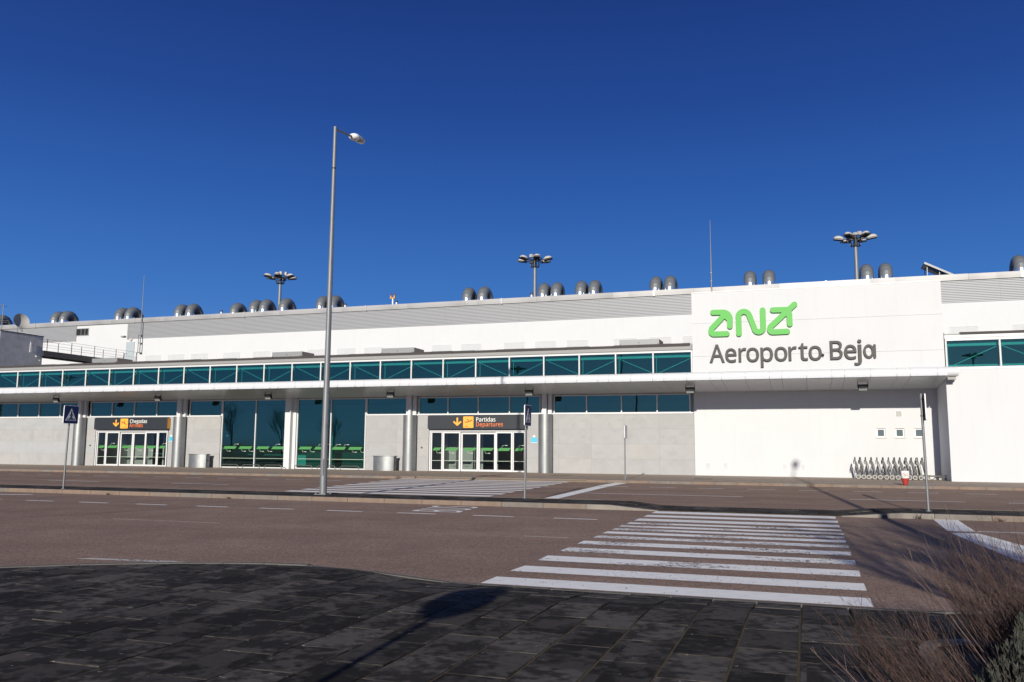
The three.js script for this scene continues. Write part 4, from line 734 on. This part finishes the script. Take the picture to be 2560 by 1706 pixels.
// ---------------------------------------------------------------- luggage trolleys nested in the bay
{
  const c = thing('luggage_trolley', '', 'luggage trolley', [2.52, .12, -48.6], 0, 'luggage trolleys nested against the bay wall');
  const w = .27, tub = (pts, r = .016) => tubePath(pts, r, pts.length * 5, 6, .3);
  part(c, 'upright_frame', [tub([V(.02, .14, w), V(-.06, .6, w), V(-.12, .95, w - .02), V(-.13, 1.08, w - .04), V(-.13, 1.1, -w + .04), V(-.12, .95, -w + .02), V(-.06, .6, -w), V(.02, .14, -w)], .021), tub([V(-.05, .55, w), V(-.05, .55, -w)]), tub([V(-.02, .35, w), V(-.02, .35, -w)]), tub([V(-.09, .78, w), V(-.09, .78, -w)]), tub([V(.0, .25, .1), V(-.08, .75, .1)]), tub([V(.0, .25, -.1), V(-.08, .75, -.1)])], M.chrome);
  part(c, 'basket', [tub([V(-.1, .95, w), V(-.17, .98, w), V(-.18, .8, w), V(-.1, .76, w)], .01), tub([V(-.1, .95, -w), V(-.17, .98, -w), V(-.18, .8, -w), V(-.1, .76, -w)], .01), ...[-.2, -.1, 0, .1, .2].map(z => tub([V(-.17, .98, z), V(-.18, .8, z), V(-.1, .76, z)], .007)), tub([V(-.17, .98, w), V(-.17, .98, -w)], .01), tub([V(-.18, .8, w), V(-.18, .8, -w)], .01), tub([V(-.175, .89, w), V(-.175, .89, -w)], .008)], M.chrome);
  part(c, 'cross_rods', [tub([V(.01, .2, w), V(-.07, .68, -w)]), tub([V(.01, .2, -w), V(-.07, .68, w)]), tub([V(.06, .2, w - .05), V(.0, .7, w - .06), V(-.1, .95, w - .06)]), tub([V(.06, .2, -w + .05), V(.0, .7, -w + .06), V(-.1, .95, -w + .06)])], M.chrome);
  part(c, 'handle', tub([V(-.1, .98, w), V(-.12, 1.1, w - .02), V(-.1, 1.13, 0), V(-.12, 1.1, -w + .02), V(-.1, .98, -w)], .018), M.darkMetal);
  part(c, 'base_frame', [tub([V(0, .17, w), V(.5, .19, w - .04), V(.98, .23, w - .12)], .016), tub([V(0, .17, -w), V(.5, .19, -w + .04), V(.98, .23, -w + .12)], .016), tub([V(.98, .23, w - .12), V(1.02, .23, 0), V(.98, .23, -w + .12)], .016), tub([V(.3, .18, w), V(.3, .18, -w)], .01), tub([V(.6, .2, w - .05), V(.6, .2, -w + .05)], .01)], M.chrome);
  const wheel = (x, y, z, r) => { const g = part(c, 'wheel', new THREE.TorusGeometry(r - .025, .025, 8, 24).translate(x, y, z), M.greyPlastic); part(g, 'hub', cyl(V(x, y, z - .012), V(x, y, z + .012), r - .035, r - .035, 20), M.black); part(g, 'axle_cap', cyl(V(x, y, z - .03), V(x, y, z + .03), .022, .022, 10), M.chrome); };
  wheel(0, .115, w + .035, .115); wheel(0, .115, -w - .035, .115); wheel(.93, .07, 0, .07);
  part(c, 'wheel_fork', [tub([V(.0, .105, w + .03), V(-.02, .26, w)], .012), tub([V(.0, .105, -w - .03), V(-.02, .26, -w)], .012), tub([V(.93, .07, .03), V(.95, .22, .02)], .012)], M.chrome);
  const L = ['first', 'second', 'third', 'fourth', 'fifth', 'sixth', 'seventh', 'eighth', 'ninth', 'tenth', 'eleventh', 'twelfth'];
  const xs = [2.52, 2.77, 3.02, 3.29, 3.57, 3.85, 4.12, 4.39, 4.66, 4.93, 5.19, 5.45, 5.70];
  xs.forEach((x, i) => { const l = i === 12 ? 'last nested luggage trolley, its front end nearest the wing wall' : `${L[i]} nested luggage trolley counted from the left end of the row`; const z = i < 2 ? -48.75 : -48.45 + rr(-.06, .06); if (!i) { c.userData.label = l; c.position.z = z; } else dup(c, [x, .12, z], rr(-.05, .05), l); });
}
// ---------------------------------------------------------------- traffic signs
function roadSign(pos, lean, label, { face = true, h = 2.85, back = M.greyPlastic, s = .62, plain = false } = {}) {
  const t = thing('crossing_sign', label, 'road sign', pos); t.rotation.z = lean;
  const p = part(t, 'pole', cyl(V(0, 0, 0), V(0, h, 0), .032, .032, 12), M.galv); part(p, 'pole_cap', cyl(V(0, h, 0), V(0, h + .012, 0), .036), M.darkMetal);
  part(t, 'base_collar', cyl(V(0, 0, 0), V(0, .02, 0), .07, .06, 12), M.galv);
  // panel faces +X
  const R = g => g.rotateY(Math.PI / 2), y0 = h - s - .01;
  const pan = part(t, 'panel', R(extr(roundRect(-s / 2, y0, s / 2, y0 + s, .05), .025, 0, 6).translate(0, 0, .04)), M.whitePaint);
  part(pan, 'panel_back', R(extr(roundRect(-s / 2 + .01, y0 + .01, s / 2 - .01, y0 + s - .01, .05), .004, 0, 6).translate(0, 0, .034)), back);
  part(pan, 'bracket', [box(-.04, .04, y0 + .1, y0 + .14, -.05, .05), box(-.04, .04, y0 + s - .14, y0 + s - .1, -.05, .05)], M.darkMetal);
  if (plain) return t;
  part(pan, 'blue_face', R(extr(roundRect(-s / 2 + .012, y0 + .012, s / 2 - .012, y0 + s - .012, .045), .002, 0, 6).translate(0, 0, .0655)), M.blue);
  const tri = new THREE.Shape([V2(-.23, y0 + .1), V2(.23, y0 + .1), V2(0, y0 + .52)]); part(pan, 'white_triangle', R(extr(tri, .002).translate(0, 0, .068)), M.whitePaint);
  const st = [{ p: [[0, y0 + .405], [0, y0 + .406]], w: .055 }, { p: [[0, y0 + .36], [0, y0 + .26]], w: .055 }, { p: [[0, y0 + .26], [-.05, y0 + .15]], w: .032 }, { p: [[0, y0 + .26], [.05, y0 + .15]], w: .032 }, { p: [[0, y0 + .35], [-.06, y0 + .27]], w: .022 }, { p: [[0, y0 + .35], [.06, y0 + .28]], w: .022 }, ...[-.15, -.08, 0, .08, .15].map(x => ({ p: [[x, y0 + .125], [x * .85, y0 + .165]], w: .03 }))];
  part(pan, 'pedestrian_symbol', strokeShapes(st, .01).map(q => R(extr(q, .002).translate(0, 0, .0705))), M.black);
  return t;
}
roadSign([-24.05, .12, -22.96], -.022, 'blue pedestrian crossing sign on a leaning pole at the left');
roadSign([-7.98, .12, -24.5], -.012, 'pedestrian crossing sign seen nearly edge on beside the departures doors', { h: 2.78 });
roadSign([2.8, .12, -23.56], .012, 'pedestrian crossing sign seen edge on beside the luggage trolleys', { h: 2.9, s: .66, back: M.black });
roadSign([-8.33, .12, -41.24], 0, 'narrow grey sign on a thin pole before the stone wall', { h: 2.62, plain: true });
{ // round sign beside the camera whose shadow falls across the slabs
  const t = thing('round_sign', 'round traffic sign on a pole beside the viewpoint, seen as shadow', 'road sign', [-2.5, .12, .3]);
  part(t, 'pole', cyl(V(0, 0, 0), V(0, 2.75, 0), .032, .032, 12), M.galv); part(t, 'disc', cyl(V(0, 2.43, .04), V(0, 2.43, .06), .3, .3, 36), M.greyPlastic);
}
// ---------------------------------------------------------------- street lamps
{
  const t = thing('street_lamp', 'tall galvanised street lamp on the traffic island', 'street lamp', [-14.39, .12, -23.75], 0, 'tall street lamps');
  const p = part(t, 'pole', cyl(V(0, 0, 0), V(0, 10.6, 0), .118, .06, 10), M.galv); part(p, 'upper_pole', cyl(V(0, 10.58, 0), V(0, 12.0, 0), .062, .058, 10), M.galv); part(p, 'joint_ring', cyl(V(0, 10.56, 0), V(0, 10.6, 0), .072, .072, 12), M.darkMetal);
  part(t, 'base_plate', box(-.2, .2, 0, .02, -.2, .2), M.galv); for (const [x, z] of [[-.16, -.16], [.16, -.16], [-.16, .16], [.16, .16]]) part(t, 'anchor_bolt', [cyl(V(x, .02, z), V(x, .07, z), .018), cyl(V(x, .02, z), V(x, .04, z), .03, .03, 6)], M.galv);
  part(t, 'service_door', box(-.03, .06, .6, 1.1, .10, .128), M.galv);
  part(t, 'arm', cyl(V(0, 11.93, 0), V(0, 12.07, -1.2), .036, .036, 10), M.galv);
  const g = new THREE.SphereGeometry(1, 28, 16).scale(.17, .115, .48); const q = g.attributes.position; for (let i = 0; i < q.count; i++) { const z = q.getZ(i), y = q.getY(i); if (y < 0) q.setY(i, y * .45); q.setX(i, q.getX(i) * (1 + .25 * (z / .48))); } g.computeVertexNormals(); g.scale(1, 1, 1);
  const hd = part(t, 'lamp_head', g.clone().rotateX(.1).translate(0, 12.12, -1.52), M.galv.clone()); hd.material.color = col(.55); 
  const cap = new THREE.SphereGeometry(1, 24, 12, 0, Math.PI * 2).scale(.182, .125, .22); part(t, 'lamp_cap', cap.rotateX(.1).translate(0, 12.1, -1.27), M.whitePaint);
  part(t, 'lamp_lens', new THREE.SphereGeometry(1, 20, 8, 0, Math.PI * 2, Math.PI / 2, Math.PI / 2).scale(.13, .06, .34).translate(0, 12.08, -1.55), M.lampGlass);
  dup(t, [2.85, .12, -9.3], 0, 'tall galvanised street lamp just outside the right edge, seen as shadow');
}
// ---------------------------------------------------------------- plants
function twigs(list) {                                          // list of [a, b, r0, r1]: three-sided tapered sticks
  const pos = [];
  for (const [a, b, r0, r1] of list) {
    const d = b.clone().sub(a).normalize(), u = new THREE.Vector3().crossVectors(d, Math.abs(d.y) < .9 ? V(0, 1, 0) : V(1, 0, 0)).normalize(), v = new THREE.Vector3().crossVectors(d, u), A = [], B = [];
    for (let i = 0; i < 3; i++) { const t = i * 2.0944, c = Math.cos(t), s = Math.sin(t); A.push(a.clone().addScaledVector(u, c * r0).addScaledVector(v, s * r0)); B.push(b.clone().addScaledVector(u, c * r1).addScaledVector(v, s * r1)); }
    for (let i = 0; i < 3; i++) { const j = (i + 1) % 3; for (const p of [A[i], A[j], B[j], A[i], B[j], B[i]]) pos.push(p.x, p.y, p.z); }
  }
  const g = new THREE.BufferGeometry(); g.setAttribute('position', new THREE.Float32BufferAttribute(pos, 3)); g.setAttribute('uv', new THREE.Float32BufferAttribute(new Float32Array(pos.length / 3 * 2), 2)); g.computeVertexNormals(); return g;
}
const gauss = () => (rnd() + rnd() + rnd() - 1.5) * 1.15;
function dryShrub(label, cx, cz, rx, rz, n, h, lean, group) {
  const t = thing('dry_shrub', label, 'shrub', [cx, .12, cz], 0, group), L = [[], [], [], []];
  for (let i = 0; i < n; i++) {
    const m = Math.floor(rnd() * 3.16), o = V(gauss() * rx, 0, gauss() * rz), dir = V(lean[0] + gauss() * .30, 1, lean[1] + gauss() * .30), len = h * (.55 + .6 * rnd()); let p = o, r = rr(.0020, .0036);
    const S = 5; for (let k = 0; k < S; k++) {
      dir.x += gauss() * .07; dir.z += gauss() * .07; const q = p.clone().addScaledVector(dir.clone().normalize(), len / S), r2 = r * .78; L[m].push([p, q, r, r2]);
      const nb = k === 0 ? 0 : Math.floor(rnd() * 2.6);
      for (let b = 0; b < nb; b++) { const st = p.clone().lerp(q, rnd()), bd = dir.clone().add(V(gauss() * .55, .15 + gauss() * .2, gauss() * .55)).normalize(), bl = len * rr(.10, .30), e = st.clone().addScaledVector(bd, bl); L[m].push([st, e, r2 * .62, .0009]); if (rnd() > .55) { const s2 = st.clone().lerp(e, .55), e2 = s2.clone().addScaledVector(bd.clone().add(V(gauss() * .6, .2, gauss() * .6)).normalize(), bl * .5); L[m].push([s2, e2, .0014, .0007]); } }
      p = q; r = r2;
    }
  }
  L.forEach((l, i) => l.length && part(t, 'twigs', twigs(l), M.twig[i], { kind: 'stuff' }));
  return t;
}
function leafyShrub(label, cx, cz, r, h, n, group) {
  const t = thing('grey_leaf_shrub', label, 'shrub', [cx, .12, cz], 0, group), st = [], lv = [[], [], []];
  for (let i = 0; i < n; i++) {
    const a = rr(0, 6.283), d = Math.sqrt(rnd()) * r, tip = V(Math.cos(a) * d, h * (1 - .45 * (d / r) ** 2) * rr(.75, 1.05), Math.sin(a) * d), o = tip.clone().multiplyScalar(.45); o.y *= .3; st.push([o, tip, .004, .0015]);
    const ax = tip.clone().sub(o).normalize(), m = Math.floor(rnd() * 2.99);
    for (let k = 0; k < 26; k++) { const b = o.clone().lerp(tip, .45 + .55 * Math.sqrt(rnd())), dr = ax.clone().add(V(gauss() * .7, .35 + gauss() * .3, gauss() * .7)).normalize(), l = rr(.022, .042), sd = new THREE.Vector3().crossVectors(dr, V(gauss(), gauss(), 1)).normalize().multiplyScalar(.0026); const e = b.clone().addScaledVector(dr, l), mid = b.clone().addScaledVector(dr, l * .5); for (const p of [b, mid.clone().add(sd), e, b, e, mid.clone().sub(sd)]) lv[m].push(p.x, p.y, p.z); }
  }
  part(t, 'stems', twigs(st), M.twig[2], { kind: 'stuff' });
  lv.forEach((l, i) => { const g = new THREE.BufferGeometry(); g.setAttribute('position', new THREE.Float32BufferAttribute(l, 3)); g.setAttribute('uv', new THREE.Float32BufferAttribute(new Float32Array(l.length / 3 * 2), 2)); g.computeVertexNormals(); part(t, 'leaves', g, M.leafGrey[i], { kind: 'stuff' }); });
}
dryShrub('dry brown twiggy shrub spreading over the slabs at the bottom right', .76, -5.05, .26, .34, 260, .66, [-.74, -.1], 'shrubs in the planting bed');
dryShrub('tall dry reddish twiggy shrub at the right edge before the road', 1.46, -6.45, .34, .42, 380, .9, [-.50, -.05], 'shrubs in the planting bed');
dryShrub('thin dry twigs at the far right edge of the planting bed', 2.0, -7.1, .3, .25, 130, .92, [-.4, 0], 'shrubs in the planting bed');
leafyShrub('grey green leafy shrub in the bottom right corner', 1.0, -4.85, .25, .6, 220, 'shrubs in the planting bed');
leafyShrub('grey green leafy shrub behind the bottom right corner', 1.28, -5.6, .26, .72, 180, 'shrubs in the planting bed');
// bare tree out of frame whose shadow lies on the road
function bareTree(label, pos, k, group) {
  const t = thing('bare_tree', label, 'tree', pos, 0, group), br = [];
  const grow = (p, d, l, r, lv) => { const n = 4; let q = p, dir = d.clone(); for (let i = 0; i < n; i++) { dir.add(V(gauss() * .12, .03, gauss() * .1)).normalize(); const e = q.clone().addScaledVector(dir, l / n); br.push([q, e, r, r * .86]); q = e; r *= .86; if (lv > 0 && i > 0) { const m = lv > 2 ? 2 : 1 + (rnd() > .4); for (let b = 0; b < m; b++) grow(q, dir.clone().add(V(gauss() * .8 - .12, .12, gauss() * .7)).normalize(), l * rr(.5, .72), r * .62, lv - 1); } } };
  part(t, 'trunk', twigs([[V(0, 0, 0), V(-.12 * k, 1.3 * k, 0), .12 * k, .1 * k]]), M.bark);
  grow(V(-.12 * k, 1.3 * k, 0), V(-.12, 1, 0).normalize(), 2.3 * k, .1 * k, 4); grow(V(-.1 * k, 1.2 * k, 0), V(-.42, 1, .1).normalize(), 2.0 * k, .07 * k, 4); grow(V(-.1 * k, 1.25 * k, 0), V(.2, 1, -.1).normalize(), 2.0 * k, .06 * k, 3);
  part(t, 'branches', twigs(br), M.bark, { kind: 'stuff' });
}
bareTree('small bare tree right of the viewpoint, seen as shadow on road', [3.05, .12, -.6], 1, 'bare trees around the viewpoint');
bareTree('bare tree farther right, its shadow dappling the white edge line', [4.7, .12, -1.0], 1.08, 'bare trees around the viewpoint');
// dry weed tufts in the kerb joints
[[1.75, .0, -22.42, .16, 'dry weed tuft at the kerb where the dropped kerb ends'], [2.45, 0, -22.42, .2, 'dry weed tuft at the island kerb left of the edge-on sign'], [4.15, 0, -22.42, .2, 'dry weed tuft at the island kerb near the white edge line'], [-21.6, 0, -22.42, .14, 'dry weed tuft at the island kerb right of the blue sign'], [-16.9, 0, -22.42, .12, 'dry weed tuft at the island kerb left of the street lamp'], [-19.9, 0, -40.1, .3, 'low reddish weed patch at the far kerb before the litter bin']].forEach(([x, y, z, h, l]) => { const t = thing('weed_tuft', l, 'weed', [x, y, z], 0, 'weeds along the kerbs'), q = []; for (let k = 0; k < 16; k++) { const o = V(gauss() * h * .4, 0, gauss() * .02); q.push([o, o.clone().add(V(gauss() * h * .5, h * rr(.2, .75), Math.abs(gauss()) * .05)), .006, .002]); } part(t, 'stalks', twigs(q), M.twig[Math.floor(rnd() * 3)]); });
// bare trees in the car park that the glass mirrors
for (const [x, z, k, l] of [[-88, 31, 1.5, 'bare tree in the car park mirrored in the left tall window'], [-80, 34, 1.25, 'bare tree in the car park mirrored in the right tall window'], [-108, 42, 1.7, 'bare tree in the car park mirrored near the arrivals doors']]) bareTree(l, [x, -.03, z], k, 'bare trees around the viewpoint');

// ---------------------------------------------------------------- render
const renderer = new THREE.WebGLRenderer({ antialias: true });
renderer.setSize(1024, 682);
renderer.toneMapping = THREE.LinearToneMapping;
renderer.toneMappingExposure = EXPOSURE;
renderer.shadowMap.enabled = true;
renderer.render(scene, camera);
